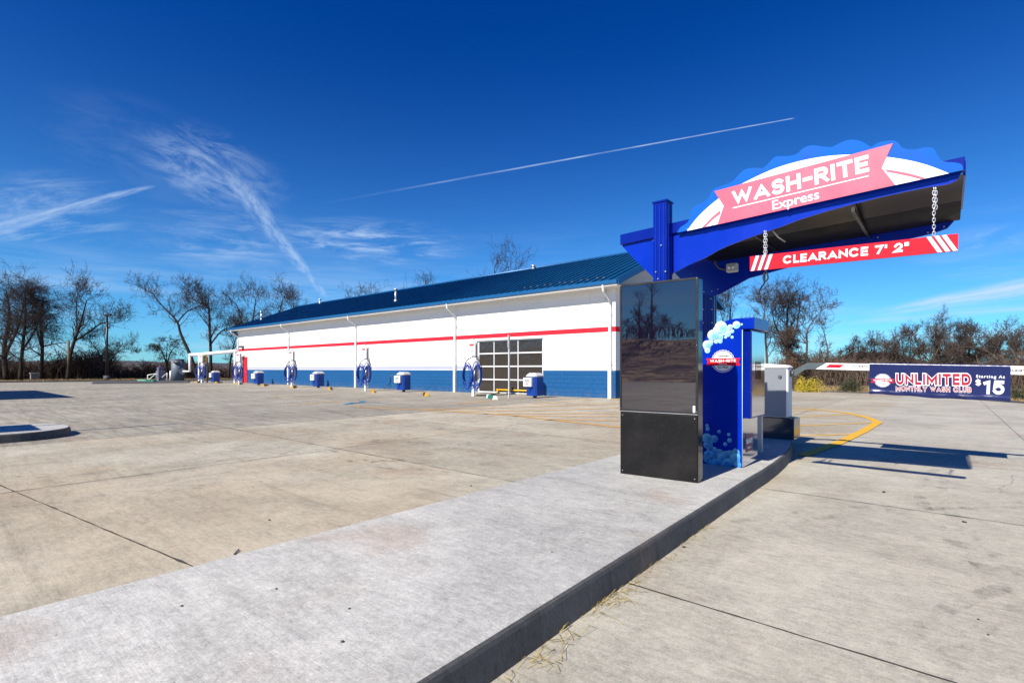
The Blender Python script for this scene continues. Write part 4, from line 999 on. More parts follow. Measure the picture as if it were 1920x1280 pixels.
# banner hung over the arm
NY = AY-.032
ban = thing('banner', (fx(1762, NY), NY, .9), 'wide navy vinyl banner advertising the monthly wash club, draped over the barrier arm', 'banner')
bx0, bx1 = fx(1630, NY), fx(1895, NY); zt0, zt1 = fp(1630, 681.5, NY).z, fp(1895, 686, NY).z; zb0, zb1 = fp(1630, 738.5, NY).z, fp(1895, 753, NY).z
def bsurf(u, v, off=0.):
    x = bx0+(bx1-bx0)*u; zt = zt0+(zt1-zt0)*u; zb = zb0+(zb1-zb0)*u + .006*sin(u*9)+.004*sin(u*23)
    z = zb+(zt-zb)*v
    low = (1-v)**2
    y = NY - .004*sin(u*21+v*3)*low - .010*low*sin(u*8.5+1) - .005*sin(u*38+v*9)*low*(1-v) - .009*math.exp(-((v-.07)/.05)**2) - off
    if v > .82: y = NY - off*1.0 - .0*v
    return Vector((x, y, z))
NU, NV = 90, 26
m = MB()
for i in range(NU+1):
    for j in range(NV+1): m.v.append(tuple(bsurf(i/NU, j/NV)))
for i in range(NU):
    for j in range(NV): m.face([i*(NV+1)+j, (i+1)*(NV+1)+j, (i+1)*(NV+1)+j+1, i*(NV+1)+j+1], True)
# folded over the arm and down the back
n0 = len(m.v)
for i in range(NU+1):
    p = bsurf(i/NU, 1.)
    m.v += [(p.x, p.y+.012, p.z+.014), (p.x, p.y+.05, p.z+.014), (p.x, p.y+.064, p.z-.002), (p.x, p.y+.064, p.z-.3)]
for i in range(NU):
    a_ = i*(NV+1)+NV; b_ = (i+1)*(NV+1)+NV
    m.face([a_, b_, n0+(i+1)*4, n0+i*4], True)
    for k in range(3): m.face([n0+i*4+k, n0+(i+1)*4+k, n0+(i+1)*4+k+1, n0+i*4+k+1], True)
m.build('sheet', M_navy, ban)
def warp(mb, flat_off):
    """drape flat lettering on the banner surface"""
    o3 = []
    for v in mb.v:
        u = (v[0]-bx0)/(bx1-bx0); zt = zt0+(zt1-zt0)*u; zb = zb0+(zb1-zb0)*u; vv = (v[2]-zb)/(zt-zb)
        p = bsurf(u, vv); o3.append((v[0], p.y-flat_off-(NY-v[1]), v[2]))
    mb.v = o3; return mb
def subdiv_text(s, bl, br, tl, bold):
    mm = MB(); text_px(mm, s, bl, br, tl, NY, bold=bold, thick=.0006, spacing=1.22); return mm
for nm, mt_, fat, lf in (('lettering_outline', M_svwhite, .13, .0), ('red_lettering', M_dred, -.02, .0012)):
    m = MB(); caps_px(m, 'UNLIMITED', (1680, 721), (1820.5, 722.5), (1680, 700.2), NY, t=.26, fat=fat, gap=.17, lift=lf); warp(m, .0015).build(nm, mt_, ban)
    m = MB(); caps_px(m, 'MONTHLY WASH CLUB', (1680, 732.5), (1821, 735.5), (1680, 723.3), NY, t=.2, fat=fat*1.05, gap=.24, lift=lf); warp(m, .0015).build(nm, mt_, ban)
m = MB(); caps_px(m, '15', (1843, 738), (1883, 740), (1843, 712), NY, t=.23, fat=.0, gap=.2, lift=0.); warp(m, .0015).build('white_lettering', M_svwhite, ban)
m = MB(); caps_px(m, '$', (1829, 723), (1839.5, 723), (1829, 710.5), NY, t=.2, lift=0.); warp(m, .0015).build('white_lettering', M_svwhite, ban)
m = subdiv_text('Starting At', (1830, 709.5), (1884, 711), (1830, 702.3), .02); warp(m, .0015).build('white_lettering', M_svwhite, ban)
mbs = [MB() for _ in range(4)]; bc = fp(1655, 713, NY-.001); badge(mbs, bc, (1, 0, 0), 12.5*zc_of(bc.x, NY)/F, eps=.0009)
for q in mbs: warp(q, .0012)
bg_ = mbs[0].build('badge', M_svwhite, ban); mbs[1].build('ribbon', M_dred, bg_); mbs[2].build('lettering', M_black, bg_); mbs[3].build('lettering', M_svwhite, bg_)
# white bollard behind the pay station
wb = fp(1435, 700, 7.3)
m = MB(); xw = fx(1425, 7.4); m.box(xw-.03, xw+.03, 7.37, 7.43, IZ, fp(1425, 675, 7.4).z-.05)
#  slim detector post
tag(m.build('detector_post', mat('cream paint', (.62, .58, .48), .6), None, (xw, 7.4, IZ), bevel=.006), 'slim cream post between the pay station and the barrier cabinet', 'post')

# ------------------------------------------------------------------ straw, pebbles
m = MB(); rnd = random.Random(5)
def straw(x, y, n, L=.09, spread=.06):
    for _ in range(n):
        p = gp(x, y); a = rnd.uniform(0, 6.28) if rnd.random() < .5 else 1.55+rnd.uniform(-.4, .4); q = Vector((p.x+rnd.uniform(-.02, spread), p.y+rnd.uniform(-.12, .12), .006+rnd.random()*.012)); l = L*rnd.uniform(.4, 1.3)
        k = Vector((cos(a), sin(a), rnd.uniform(-.05, .2)))*l; k2 = Vector((cos(a+rnd.uniform(-1.6, 1.6)), sin(a+rnd.uniform(-1.6, 1.6)), 0))*l*.5
        kx = -1.36-.027*q.y; q.x = max(q.x, kx)
        e = q+k; e.x = max(e.x, kx); e2 = e+k2; e2.x = max(e2.x, kx); e.z = max(.004, e.z); e2.z = .004
        m.tube([q, e, e2], .0013, 3)
for x, y, n in ((975, 1255, 7), (1010, 1228, 7), (1040, 1210, 9), (1065, 1175, 6), (1120, 1145, 14), (1150, 1120, 16), (1175, 1105, 10), (1200, 1085, 5), (1240, 1050, 5), (1290, 1010, 4), (1310, 990, 4)):
    straw(x, y, n)
struct(m.build('straw', M_straw), 'stuff', 'dry straw stalks caught along the foot of the kerb')
pts_ = [((1282, 1026), .014, .0, 'tan clod beside the kerb near the straw'), ((1657, 923), .022, 0, 'dark pebble alone on the right lane, in front of the shadow'), ((1808, 979), .016, 0, 'small flat dark pebble on the joint at the right'),
        ((1834, 1161), .008, 0, 'small dark pebble on the right lane, upper one of a pair near the right edge'), ((1853, 1190), .008, 0, 'small dark pebble on the right lane, lower one of a pair near the right edge'), ((883, 911), .013, .15, 'dark pebble on the island edge left of the black screen'),
        ((1035, 1035), .006, .15, 'tiny dark pebble on the middle of the island, right of the worn patch'), ((518, 1104), .009, .15, 'dark pebble on the island, the larger near its left edge'), ((341, 1136), .008, .15, 'dark pebble on the island near the left bottom of the photo'), ((642, 1203), .010, .15, 'dark crumb on the island close to the bottom of the photo'),
        ((655, 1141), .008, .15, 'dark pebble on the bare grey centre of the island'), ((505, 975), .012, 0, 'dark pebble on the beige slab left of the island'), ((474, 913), .009, 0, 'small pebble on the beige slab, beyond the larger one')]
for i, ((x, y), r, z, lab) in enumerate(pts_):
    if (x, y) == (883, 911): z = 0
    r *= .78; p = gp(x, y, z); mb = MB(); rr = random.Random(i)
    mb.sphere((p.x, p.y, z+r*.45), r, 8, 5, (rr.uniform(.8, 1.4), rr.uniform(.7, 1.2), .55))
    mb.v = [(v[0]+rr.uniform(-.15, .15)*r, v[1]+rr.uniform(-.15, .15)*r, v[2]+rr.uniform(-.1, .1)*r) for v in mb.v]
    tag(mb.build('pebble', M_pebble, None, p), lab, 'pebble', 'pebbles scattered on the concrete')
m = MB(); a, b = gp(439, 1040), gp(448, 1032); m.tube([(a.x, a.y, .006), (b.x, b.y, .01)], .005, 5)
tag(m.build('twig', M_pebble, None, a), 'short dark twig lying at the left edge of the island', 'twig')

# ------------------------------------------------------------------ vacuum stations, bins, wheel stops
def make_vac():
    t = thing('vacuum_station', (0, 0, 0), '', 'vacuum station')
    m = MB(); m.box(-.05, .05, -.05, .05, 0, 2.62); p = m.build('post', M_white, t, bevel=.008)
    m = MB(); m.box(-.055, .055, -.055, .055, 2.621, 2.66); m.build('cap', M_steel, p)
    m = MB(); m.box(.11, .19, .0, .08, .2, 2.5); m.build('rear_pipe', M_grey, t, bevel=.01)
    m = MB(); m.box(-.19, .17, -.13, -.052, 1.86, 2.48); sb = m.build('sign_box', M_white, t, bevel=.01)
    m = MB(); m.box(-.13, .11, -.134, -.131, 2.34, 2.41); m.box(-.1, .08, -.134, -.131, 2.30, 2.325); m.build('red_print', M_red, sb)
    m = MB(); rr = random.Random(4)
    for k, z in enumerate((2.22, 2.17, 2.09, 2.05, 1.99, 1.94)):
        w_ = rr.uniform(.06, .13); m.box(-.01-w_, -.01+w_, -.134, -.131, z, z+.018)
    m.build('small_print', M_dgrey, sb)
    m = MB(); m.cyl((.07, .1, .75), (.07, .1, 1.85), .17, n=18); m.build('canister', M_grey, t)
    m = MB(); m.tube([(.1*0-.06, -.06, .72), (-.02, -.1, .85), (.12, -.12, .95), (.15, -.12, 1.2)], .035, 8); m.build('claw', M_steel, t)
    m = MB(); m.tube(smooth_loop([(-.43, -.02, 1.25), (-.40, -.02, 1.5), (-.25, -.02, 1.7), (0, -.02, 1.78), (.25, -.02, 1.7), (.40, -.02, 1.5), (.43, -.02, 1.25)], 4), .022, 8); m.build('hose_arch', M_rubber, t)
    for s_, sd in ((-1, 1), (1, 2)):
        m = MB(); rr = random.Random(sd)
        for k in range(5):
            cx = s_*(.24+rr.uniform(-.06, .05)); cz = .90+rr.uniform(-.06, .08); a_ = .19+rr.uniform(-.08, .07); b_ = .56+rr.uniform(-.16, .10); yy = -.05-.04*k
            m.tube([(cx+a_*cos(u), yy+.02*sin(u*2), cz+b_*sin(u)-.05*cos(2*u)) for u in [i*2*pi/20 for i in range(21)]], .021, 7, False)
        m.tube(smooth_loop([(s_*.43, -.02, 1.26), (s_*.44, -.04, 1.0), (s_*.4, -.06, .7), (s_*.25, -.08, .38), (s_*.1, -.1, .5), (s_*.06, -.1, .9)], 4), .021, 7)
        m.build('hose', M_hose, t)
    m = MB(); m.box(-.12, .12, -.12, .12, 0, .012); m.build('foot_plate', M_steel, t)
    return t
def place(root, loc, label, rot=0.):
    root.location = loc; root.rotation_euler = (0, 0, rot); root['label'] = label
V0 = make_vac(); V0['group'] = 'vacuum stations along the building'
vl = [(887, 'vacuum station with looped blue hoses in front of the glass door, nearest the camera'), (685, 'vacuum station with blue hoses beside the third bin, in front of the middle downspout'),
      (547, 'vacuum station with blue hoses by the second downspout from the far end'), (448, 'vacuum station with bundled blue hoses in front of the red door'), (378, 'farthest vacuum station with a blue hose, standing beyond the building under the white pipe')]
VY = 16.8
vacs = []
for i, (x, lab) in enumerate(vl):
    o = V0 if i == 0 else dup(V0); place(o, (fx(x, VY), VY, 0), lab, .35+.05*i if i != 1 else .3); vacs.append(o)
def make_bin():
    t = thing('litter_bin', (0, 0, 0), '', 'bin')
    m = MB(); c = .09; h = .29
    oc = lambda h, c: [(-h+c, -h), (h-c, -h), (h, -h+c), (h, h-c), (h-c, h), (-h+c, h), (-h, h-c), (-h, -h+c)]
    m.prismZ(oc(.29, .07), .10, .92); m.build('body', M_binblue, t, bevel=.006)
    m = MB(); m.prismZ(oc(.31, .07), .922, .98); m.frus((0, 0, .9801), (.28, .28), (0, 0, 1.09), (.17, .17)); m.build('lid', M_grey, t, bevel=.006)
    m = MB(); m.box(-.06, .06, -.06, .06, 0, .1); m.build('pedestal', M_black, t)
    m = MB(); m.box(-.32, .12, -.42, -.295, .50, .88); bx = m.build('dispenser_box', M_white, t, bevel=.012)
    m = MB(); m.box(-.22, .03, -.4245, -.4215, .76, .79); m.box(-.24, .05, -.4245, -.4215, .70, .735); m.build('small_print', M_black, bx)
    m = MB(); m.box(-.17, -.02, -.4245, -.4215, .58, .62); m.build('red_print', M_red, bx)
    m = MB(); m.box(-.2, .0, -.325, -.291, .3, .42); m.build('flap', M_binblue, t)
    return t
Bn = make_bin(); Bn['group'] = 'litter bins between the vacuum stations'
for i, (x, lab) in enumerate([(1003, 'blue litter bin with white dispenser in front of the glass door, nearest the camera'), (757, 'blue litter bin beside the dark tripod stand'), (597, 'blue litter bin between the third and fourth vacuum stations from the far end'), (485, 'blue litter bin just right of the red door'), (404, 'blue litter bin beyond the far end of the building')]):
    o = Bn if i == 0 else dup(Bn); place(o, (fx(x, 17.6), 17.6, 0), lab, .12*(i % 2))
# wheel stops
def make_stop(mats):
    t = MB(); L = 1.75; n = 7
    for k in range(n):
        t.cm = 0 if k in (0, 5) else 1; x0 = -L/2+L*k/n; x1 = x0+L/n
        b = len(t.v); h, w0, w1 = .15, .09, .045
        for x in (x0, x1): t.v += [(x, -w0, .002), (x, w0, .002), (x, w1, h), (x, -w1, h)]
        for q in ((0,1,5,4),(1,2,6,5),(2,3,7,6),(3,0,4,7)): t.face([b+i for i in q])
        if k == 0: t.face([b, b+3, b+2, b+1])
        if k == n-1: t.face([b+4, b+5, b+6, b+7])
    return t.build('wheel_stop', mats, None)
ang = math.atan2(.586, -.854)
W0 = make_stop([M_yellow, M_black]); W0['category'] = 'wheel stop'; W0['group'] = 'yellow and black wheel stops'
for i, (x, y, lab) in enumerate([(797, 741, 'yellow and black wheel stop nearest the camera, right of the third bin'), (699, 735, 'yellow and black wheel stop seen end-on near the dark tripod stand'), (619, 730, 'yellow and black wheel stop just right of the bin beside the middle downspout'), (551, 727, 'yellow and black wheel stop under the vacuum station by the second downspout'),
                       (497, 723.3, 'yellow and black wheel stop right of the bin by the red door'), (449, 720.5, 'yellow and black wheel stop under the vacuum station by the red door'), (410, 718, 'yellow and black wheel stop under the bin beyond the building'), (374, 717, 'farthest yellow and black wheel stop, under the vacuum station beyond the building')]):
    o = W0 if i == 0 else W0.copy()
    if i: COL.objects.link(o)
    p = gp(x, y); o.location = p; o.rotation_euler = (0, 0, ang); o['label'] = lab
G0 = make_stop([M_svwhite, M_green]); p = gp(921, 747); G0.location = p; G0.rotation_euler = (0, 0, ang); tag(G0, 'green and white wheel stop between the nearest vacuum station and the thin post', 'wheel stop')
# thin sign post
p = gp(954.5, 745.5)
t = thing('parking_sign', p, 'thin steel post with a narrow white sign before the glass door', 'sign')
m = MB(); m.box(p.x-.03, p.x+.03, p.y-.03, p.y+.03, 0, 2.70); m.build('post', M_grey, t)
vd = Vector((-.9, .35, 0)).normalized(); 
m = MB(); r_ = .16
b = len(m.v); cx = Vector((p.x, p.y-.05, 0))
for z in (2.18, 2.74):
    for s1 in (-1, 1):
        for s2 in (-1, 1): q = cx+Vector((-.60, .80, 0))*(s1*.15)+Vector((.8, .6, 0))*(s2*.012); m.v.append((q.x, q.y, z))
for q in ((0,1,3,2),(4,6,7,5),(0,4,5,1),(2,3,7,6),(0,2,6,4),(1,5,7,3)): m.face([b+i for i in q])
m.build('post_plate', M_white, t)
# hose on the ground near that post
m = MB(); m.tube(smooth_loop([tuple(gp(x, y, .03)) for x, y in ((893, 741), (915, 740), (932, 737), (945, 736), (953, 738))], 4), .03, 8)
tag(m.build('ground_hose', M_dgrey, None, gp(920, 740)), 'dark hose lying on the concrete left of the thin steel post', 'hose')
# dark tripod stand
p = gp(734, 729)
t = thing('tripod_stand', p, 'dark slim cylinder on a three legged stand in front of the blue wall', 'stand')
m = MB(); m.cyl((p.x, p.y, .42), (p.x, p.y, .98), .10, .09, 14); m.cyl((p.x, p.y, .981), (p.x, p.y, 1.1), .09, .03, 14); m.build('body', mat('dark navy plastic', (.01, .02, .045), .4), t)
m = MB(); m.cyl((p.x, p.y, 1.1), (p.x, p.y, 1.28), .015, n=8); m.cyl((p.x, p.y, .2), (p.x, p.y, .42), .025, n=8); m.build('stem', M_black, t)
for k in range(3):
    a = .4+k*2.094; m = MB(); m.tube([(p.x, p.y, .40), (p.x+.28*cos(a), p.y+.28*sin(a), .25), (p.x+.5*cos(a), p.y+.5*sin(a), .015)], .02, 6); m.build('leg', M_black, t)

# ------------------------------------------------------------------ far left equipment
p = gp(333, 714.6)
t = thing('vacuum_tank', p, 'tall grey separator tank beyond the far end of the building', 'tank')
m = MB(); R_ = .56; m.cyl((p.x, p.y, .0), (p.x, p.y, 2.15), R_, n=28); m.cyl((p.x, p.y, 2.151), (p.x, p.y, 2.24), R_*1.02, R_*1.02, 28); bt = m.build('vessel', M_tank, t)
m = MB(); d_ = Vector((-p.x, -p.y, 0)).normalized(); sd = Vector((-d_.y, d_.x, 0))
q = Vector(p)+d_*R_*.9+sd*(.38); m.tube([tuple(q+Vector((0, 0, 1.0))), tuple(q+d_*.3+Vector((0, 0, 1.0)))], .3, 16); m.build('flange', M_tank, t)
m = MB(); q = Vector(p)-sd*0; m.tube([tuple(Vector(p)+d_*R_*.97+sd*-.3+Vector((0, 0, 1.95))), tuple(Vector(p)+d_*(R_+.25)+sd*.15+Vector((0, 0, 1.9)))], .14, 10)
m.build('inlet', M_dgrey, t)
q2 = gp(320, 714.6); m = MB(); m.tube([(q2.x, q2.y, 0), (q2.x, q2.y, 1.05)], .1, 10); m.tube([(q2.x, q2.y, 1.0), (p.x, p.y, 1.0)], .08, 10); m.build('side_pipe', M_white, t)
# white vacuum main pipe
a = gp(343, 715); zc_ = 51.
A = [pd(344, 696, 50.5), pd(356, 696, 50.0), pd(356, 665, 50.0), pd(371, 664.6, 48.5), pd(445, 658, 45.5)]
t = thing('vacuum_pipe', (A[0].x, A[0].y, 0), 'long white overhead pipe running from the grey tank to the building corner', 'pipe')
m = MB(); m.tube([A[0], A[1], A[2]], .11, 10); m.tube([A[2], A[3], A[4]], .16, 10); m.build('pipe', M_white, t)
q = gp(374, 716); q = pd(375, 664, 47.8); m = MB(); m.box(q.x-.13, q.x+.13, q.y-.13, q.y+.13, 0, q.z); m.build('support', M_white, t)
q = pd(441.5, 658, 45.6); m = MB(); m.box(q.x-.11, q.x+.11, q.y-.11, q.y+.11, 0, q.z); m.build('support', M_white, t)
# signal head
q = pd(384.5, 673, 46.5)
t = thing('traffic_signal', (q.x, q.y, 0), 'yellow two lamp traffic signal on a dark post beyond the building', 'traffic signal')
m = MB(); m.box(q.x-.2, q.x+.2, q.y-.1, q.y+.1, q.z-.38, q.z+.38); hd = m.build('housing', M_amber, t, bevel=.03)
for dz in (-.19, .19):
    m = MB(); m.tube([(q.x+.08, q.y-.09, q.z+dz), (q.x+.12, q.y-.28, q.z+dz)], .15, 14, False); m.build('visor', M_black, hd)
m = MB(); m.box(q.x+.02, q.x+.14, q.y+.0+.11, q.y+.2, 0, q.z+.2); m.build('post', M_dgrey, t)
# air machine cabinet with rail
p = gp(301, 714.5)
t = thing('air_machine', p, 'lavender grey machine cabinet with dials left of the grey tank', 'machine')
m = MB(); m.box(p.x-.42, p.x+.42, p.y-.3, p.y+.3, .05, 1.05); cb_ = m.build('cabinet', mat('lavender grey steel', (.17, .17, .22), .5), t, bevel=.02)
m = MB(); m.box(p.x-.36, p.x+.3, p.y-.24, p.y+.24, 1.051, 1.42); m.cyl((p.x-.1, p.y, 1.43), (p.x-.1, p.y, 1.56), .12, n=12); m.build('motor', mat('violet motor', (.12, .10, .17), .5), t, bevel=.03)
m = MB()
for dz, dx in ((.25, -.1), (.55, .12), (.8, -.15)): m.cyl((p.x+dx, p.y-.305, dz), (p.x+dx, p.y-.34, dz), .09, n=12)
pieces(m, 'dial', M_dgrey, cb_)
p2 = gp(284, 715)
t = thing('handrail', p2, 'low white pipe handrail left of the machine cabinet', 'rail')
A1, A2 = pd(277, 703, 50.5), pd(293, 700, 50.5); m = MB(); m.tube([(A1.x, A1.y, 0), A1, A2, (A2.x, A2.y, 0)], .05, 8); m.tube([(A1.x, A1.y, .1), A2], .04, 8); m.build('rail', M_white, t)
A3, A4 = pd(304, 701, 51), pd(313, 699, 51); m = MB(); m.tube([(A3.x, A3.y, .4), A4, (A4.x, A4.y, 0)], .05, 8); m.build('rail', M_white, t)
pg = gp(268, 715.5)
m = MB(); a, b = gp(257, 715), gp(276, 715.4); d = (b-a).normalized(); nn = Vector((-d.y, d.x, 0))
m.prismZ([(a.x, a.y), (b.x, b.y), (b.x+nn.x*.5, b.y+nn.y*.5), (a.x+nn.x*.5, a.y+nn.y*.5)], .0, .2)
tag(m.build('green_box', mat('pale green paint', (.12, .33, .24), .6), None, a, bevel=.02), 'low pale green box on the ground at the far left of the machines', 'box')
a, b = gp(274, 716.6), gp(292, 717)
t = thing('tyre_row', a, 'row of low dark green rounded humps in front of the pale green box', 'humps')
m = MB()
for k in range(3):
    c_ = a.lerp(b, (k+.3)/3); m.sphere((c_.x, c_.y, .1), .24, 12, 8, (1, 1, .7))
pieces(m, 'hump', M_green, t); m = MB(); d = (b-a).normalized(); nn = Vector((-d.y, d.x, 0))*.2
m.prismZ([(a.x-nn.x, a.y-nn.y), (b.x-nn.x, b.y-nn.y), (b.x+nn.x, b.y+nn.y), (a.x+nn.x, a.y+nn.y)], .0, .08); m.build('base', M_green, t)
a, b, c_, d = gp(172, 719.5), gp(352, 717.5), gp(357, 714.2), gp(176, 715.8)
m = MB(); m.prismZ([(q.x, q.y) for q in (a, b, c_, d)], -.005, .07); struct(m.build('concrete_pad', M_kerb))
# lamp pole
p = gp(200.5, 713.8); zc_ = F*CAMZ/(713.8-HOR); zt = CAMZ+(HOR-590.5)/F*zc_
t = thing('lamp_pole', p, 'tall black parking lot lamp pole in front of the bare trees at the left', 'street lamp')
m = MB(); m.tube([(p.x, p.y, .4), (p.x, p.y, zt)], [.13, .10], 10); m.build('pole', M_black, t)
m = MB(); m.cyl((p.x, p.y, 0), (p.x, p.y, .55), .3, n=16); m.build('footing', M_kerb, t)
m = MB(); r_ = Vector((CT, ST, 0)); q = Vector((p.x, p.y, zt)); m.prismZ([tuple((q+r_*u+Vector((-ST, CT, 0))*v).xy) for u, v in ((-.15, -.15), (.42, -.15), (.42, .15), (-.15, .15))], zt-.08, zt+.08); m.build('lamp_head', M_black, t)
q = gp(176, 714); m = MB(); m.box(q.x-.3, q.x+.3, q.y-.25, q.y+.25, 0, .16)
# small signs / utility box among the brush
q = pd(64, 709, 55); t = thing('utility_box', (q.x, q.y, 0), 'small pale utility box at the edge of the brush, left', 'box')
m = MB(); m.box(q.x-.35, q.x+.35, q.y-.3, q.y+.3, 0, .75); m.build('cabinet', mat('weathered grey', (.18, .16, .15), .8), t, bevel=.02); m = MB(); m.box(q.x-.4, q.x+.4, q.y-.35, q.y+.35, .751, .82); m.build('lid', M_grey, t)
q = pd(128.5, 680, 54)
m = MB(); m.tube([(q.x, q.y, 0), (q.x, q.y, 4.2)], [.12, .11], 8)
tag(m.build('wooden_post', mat('mossy wood', (.12, .11, .05), .9), None, (q.x, q.y, 0)), 'slim mossy wooden post before the leaning tree at left', 'post')

# off-frame neighbours that throw the shadows seen at the left
t = thing('exit_canopy', (-34.5, -1, 0), 'wide flat canopy on two blue posts standing left of the view', 'canopy')
m = MB(); m.box(-41, -29.5, -1.9, 1.1, 2.9, 3.15); m.build('deck', M_gblue, t, bevel=.03)
for x, y in ((-38.4, -.3), (-32, -.3)): m = MB(); m.box(x-.1, x+.1, y-.1, y+.1, 0, 2.899); m.build('post', M_gnavy, t)
t = thing('pole_with_shadow_plate', (-13.75, -1.35, IZ), 'thin pole with a plate added for its shadow, on the island left of the view', 'sign')
m = MB(); m.tube([(-13.75, -1.35, IZ), (-13.75, -1.35, 4.6)], .05, 8); m.build('pole', M_steel, t)
m = MB(); m.box(-14.15, -12.7, -.62, -.58, 1.5, 2.0); m.box(-13.9, -13.86, -.62, -.58, IZ, 1.5); m.box(-13.0, -12.96, -.62, -.58, IZ, 1.5); m.build('post_plate', M_gblue, t)  # unseen plate added and raised so its shadow falls on the island top

# ------------------------------------------------------------------ trees
def grow(seed, H, r0, spine, levels=4, spread=1., dens=1., droop=0., twig=.012, start=.3, tw_l=1.):
    """bare winter tree. spine: list of limb polylines in metres. returns trunk MB, crown MB"""
    R = random.Random(seed); T = MB(); C = MB()
    def rv(): return Vector((R.gauss(0, 1), R.gauss(0, 1), R.gauss(0, 1))).normalized()
    def limb(p, d, L, r, lv):
        n = 6 if lv <= 1 else 4 if lv == 2 else 3
        pts = [p.copy()]; rs = [r]; q = p.copy(); dd = d.normalized(); step = L/n
        for i in range(n):
            dd = (dd + rv()*(.22 if lv < 3 else .3) + Vector((0, 0, .10-droop*(.3+lv*.2)))).normalized()
            q = q+dd*step; pts.append(q.copy()); rs.append(max(twig*.55, r*(1-(i+1)/n*.75)))
            if lv < levels:
                k = (1.45 if lv == 1 else 1.3 if lv == 2 else 1.6) * dens * (.5 if i == 0 else 1.)
                for _ in range(int(k) + (R.random() < k-int(k))):
                    side = dd.cross(rv()).normalized(); nd = (dd*R.uniform(.3, .9)+side*R.uniform(.6, 1.1)*spread+Vector((0, 0, .12-droop))).normalized()
                    limb(q, nd, L*R.uniform(.42, .78), max(twig, rs[-1]*R.uniform(.4, .65)), lv+1)
        (T if lv <= 1 else C).tube(pts, rs, 6 if lv <= 1 else 4 if lv == 2 else 3, False)
    for pl in spine:
        P = [Vector(q[:3]) for q in pl]; rs = [q[3]*r0 for q in pl]
        S_ = smooth_loop([(*a_, b_) for a_, b_ in zip(P, rs)], 4)
        T.tube([q[:3] for q in S_], [max(.03, q[3]) for q in S_], 8, True)
        N = len(S_)
        for i in range(int(N*start), N):
            q = Vector(S_[i][:3]); d0 = (Vector(S_[i][:3])-Vector(S_[i-1][:3])).normalized(); rr = S_[i][3]
            k = 1.15*dens if i < N-1 else 3
            for _ in range(int(k) + (R.random() < k-int(k))):
                side = d0.cross(rv()).normalized(); nd = (d0*R.uniform(.35, .8)+side*spread+Vector((0, 0, .1-droop))).normalized()
                limb(q, nd, H*R.uniform(.13, .26)*(1-.25*i/N)*tw_l, max(twig*1.4, rr*R.uniform(.35, .6)), 1)
    return T, C
TREES = {}
def tree(name, loc, H, spine, label, mats, seed, key=None, rot=0, sc=1., cat='tree', group=None, **k):
    """spine given as fractions of H"""
    t = thing(name, loc, label, cat, group)
    if key and key in TREES:
        a, b = TREES[key]
        for nm, me in (('trunk', a), ('crown', b)):
            o = bpy.data.objects.new(nm, me); COL.objects.link(o); o.parent = t
        h0 = TREES[key+'_h']; s_ = H/h0
    else:
        sp = [[(x*H, y*H, z*H, r) for x, y, z, r in pl] for pl in spine]
        T, C = grow(seed, H, H*.018, sp, **k)
        keep_o = tuple(t['_o']); t['_o'] = (0.0, 0.0, 0.0)
        oa = T.build('trunk', mats[0], t); ob = C.build('crown', mats[1], t)
        if key: TREES[key] = (oa.data, ob.data); TREES[key+'_h'] = H
        t['_o'] = keep_o; s_ = 1.
    t.rotation_euler = (0, 0, rot); t.scale = (s_, s_, s_)
    return t
Rt = (CT, ST)   # screen-right in world
def scr(pl):   # spine given in screen plane (right, up, depth)
    return [[(x*CT-d*ST, x*ST+d*CT, z, r) for x, z, d, r in q] for q in pl]
DK = (M_bark, M_twig); WK = (M_barkw, M_twigw)
def tpx(x, zc, ytop): X, Y = cam2w((x-960)/F*zc, zc); return (X, Y, -.02), CAMZ+(HOR-ytop)/F*zc
# left cluster
def T(name, x, zc, yt, spine, label, mats=DK, seed=1, **k):
    loc, H = tpx(x, zc, yt); H *= .89; return tree(name, loc, H, scr(spine), label, mats, seed, **k)
T('bare_tree', 12, 58, 492, [[(0, 0, 0, 1.3), (-.02, .3, 0, 1), (.03, .6, 0, .7), (0, .85, 0, .3)], [(-.01, .25, 0, .8), (.08, .5, .03, .5), (.12, .75, .05, .25)]], 'thick vine covered bare tree at the far left edge', seed=11, spread=1., dens=1.0, levels=4)
T('bare_tree', 38, 56, 505, [[(0, 0, 0, 1.), (.02, .3, 0, .8), (.05, .6, 0, .6), (.05, .88, 0, .25)], [(.02, .3, 0, .6), (.12, .55, .05, .4), (.17, .78, .05, .2)]], 'dense drooping bare tree, second from the left edge', seed=12, droop=.16, dens=1.1, levels=4)
T('bare_tree', 76, 57, 512, [[(0, 0, 0, 1.), (.02, .35, 0, .8), (.0, .62, 0, .55), (.03, .85, 0, .25)], [(.01, .35, 0, .6), (-.1, .6, .05, .4), (-.14, .78, .05, .2)]], 'drooping bare tree with a domed dark crown, left of the leaning tree', seed=13, droop=.2, dens=1.1, levels=4)
T('leaning_tree', 127, 54, 515, [[(0, 0, 0, 1.), (.03, .28, 0, .9), (.09, .48, 0, .75), (.14, .62, 0, .55), (.2, .85, 0, .25)], [(.07, .42, 0, .65), (.2, .52, .03, .5), (.33, .62, .05, .35), (.45, .62, .05, .15)], [(.1, .5, 0, .5), (.06, .7, .04, .3), (.1, .92, 0, .15)]], 'bare tree leaning right with a long drooping right limb, left of the lamp pole', seed=14, start=.45, droop=.03, spread=.9, dens=.8, levels=4, twig=.014)
T('bare_tree', 200, 60, 605, [[(0, 0, 0, 1.2), (-.05, .3, 0, .8), (-.2, .6, 0, .4), (-.35, .8, 0, .2)], [(0, .1, 0, 1), (.1, .4, 0, .6), (.3, .6, 0, .35), (.5, .62, 0, .2)], [(0, .1, 0, .8), (.0, .5, 0, .5), (-.05, .9, 0, .2)]], 'low wide bare tree behind the lamp pole', seed=15, start=.2, dens=.9)
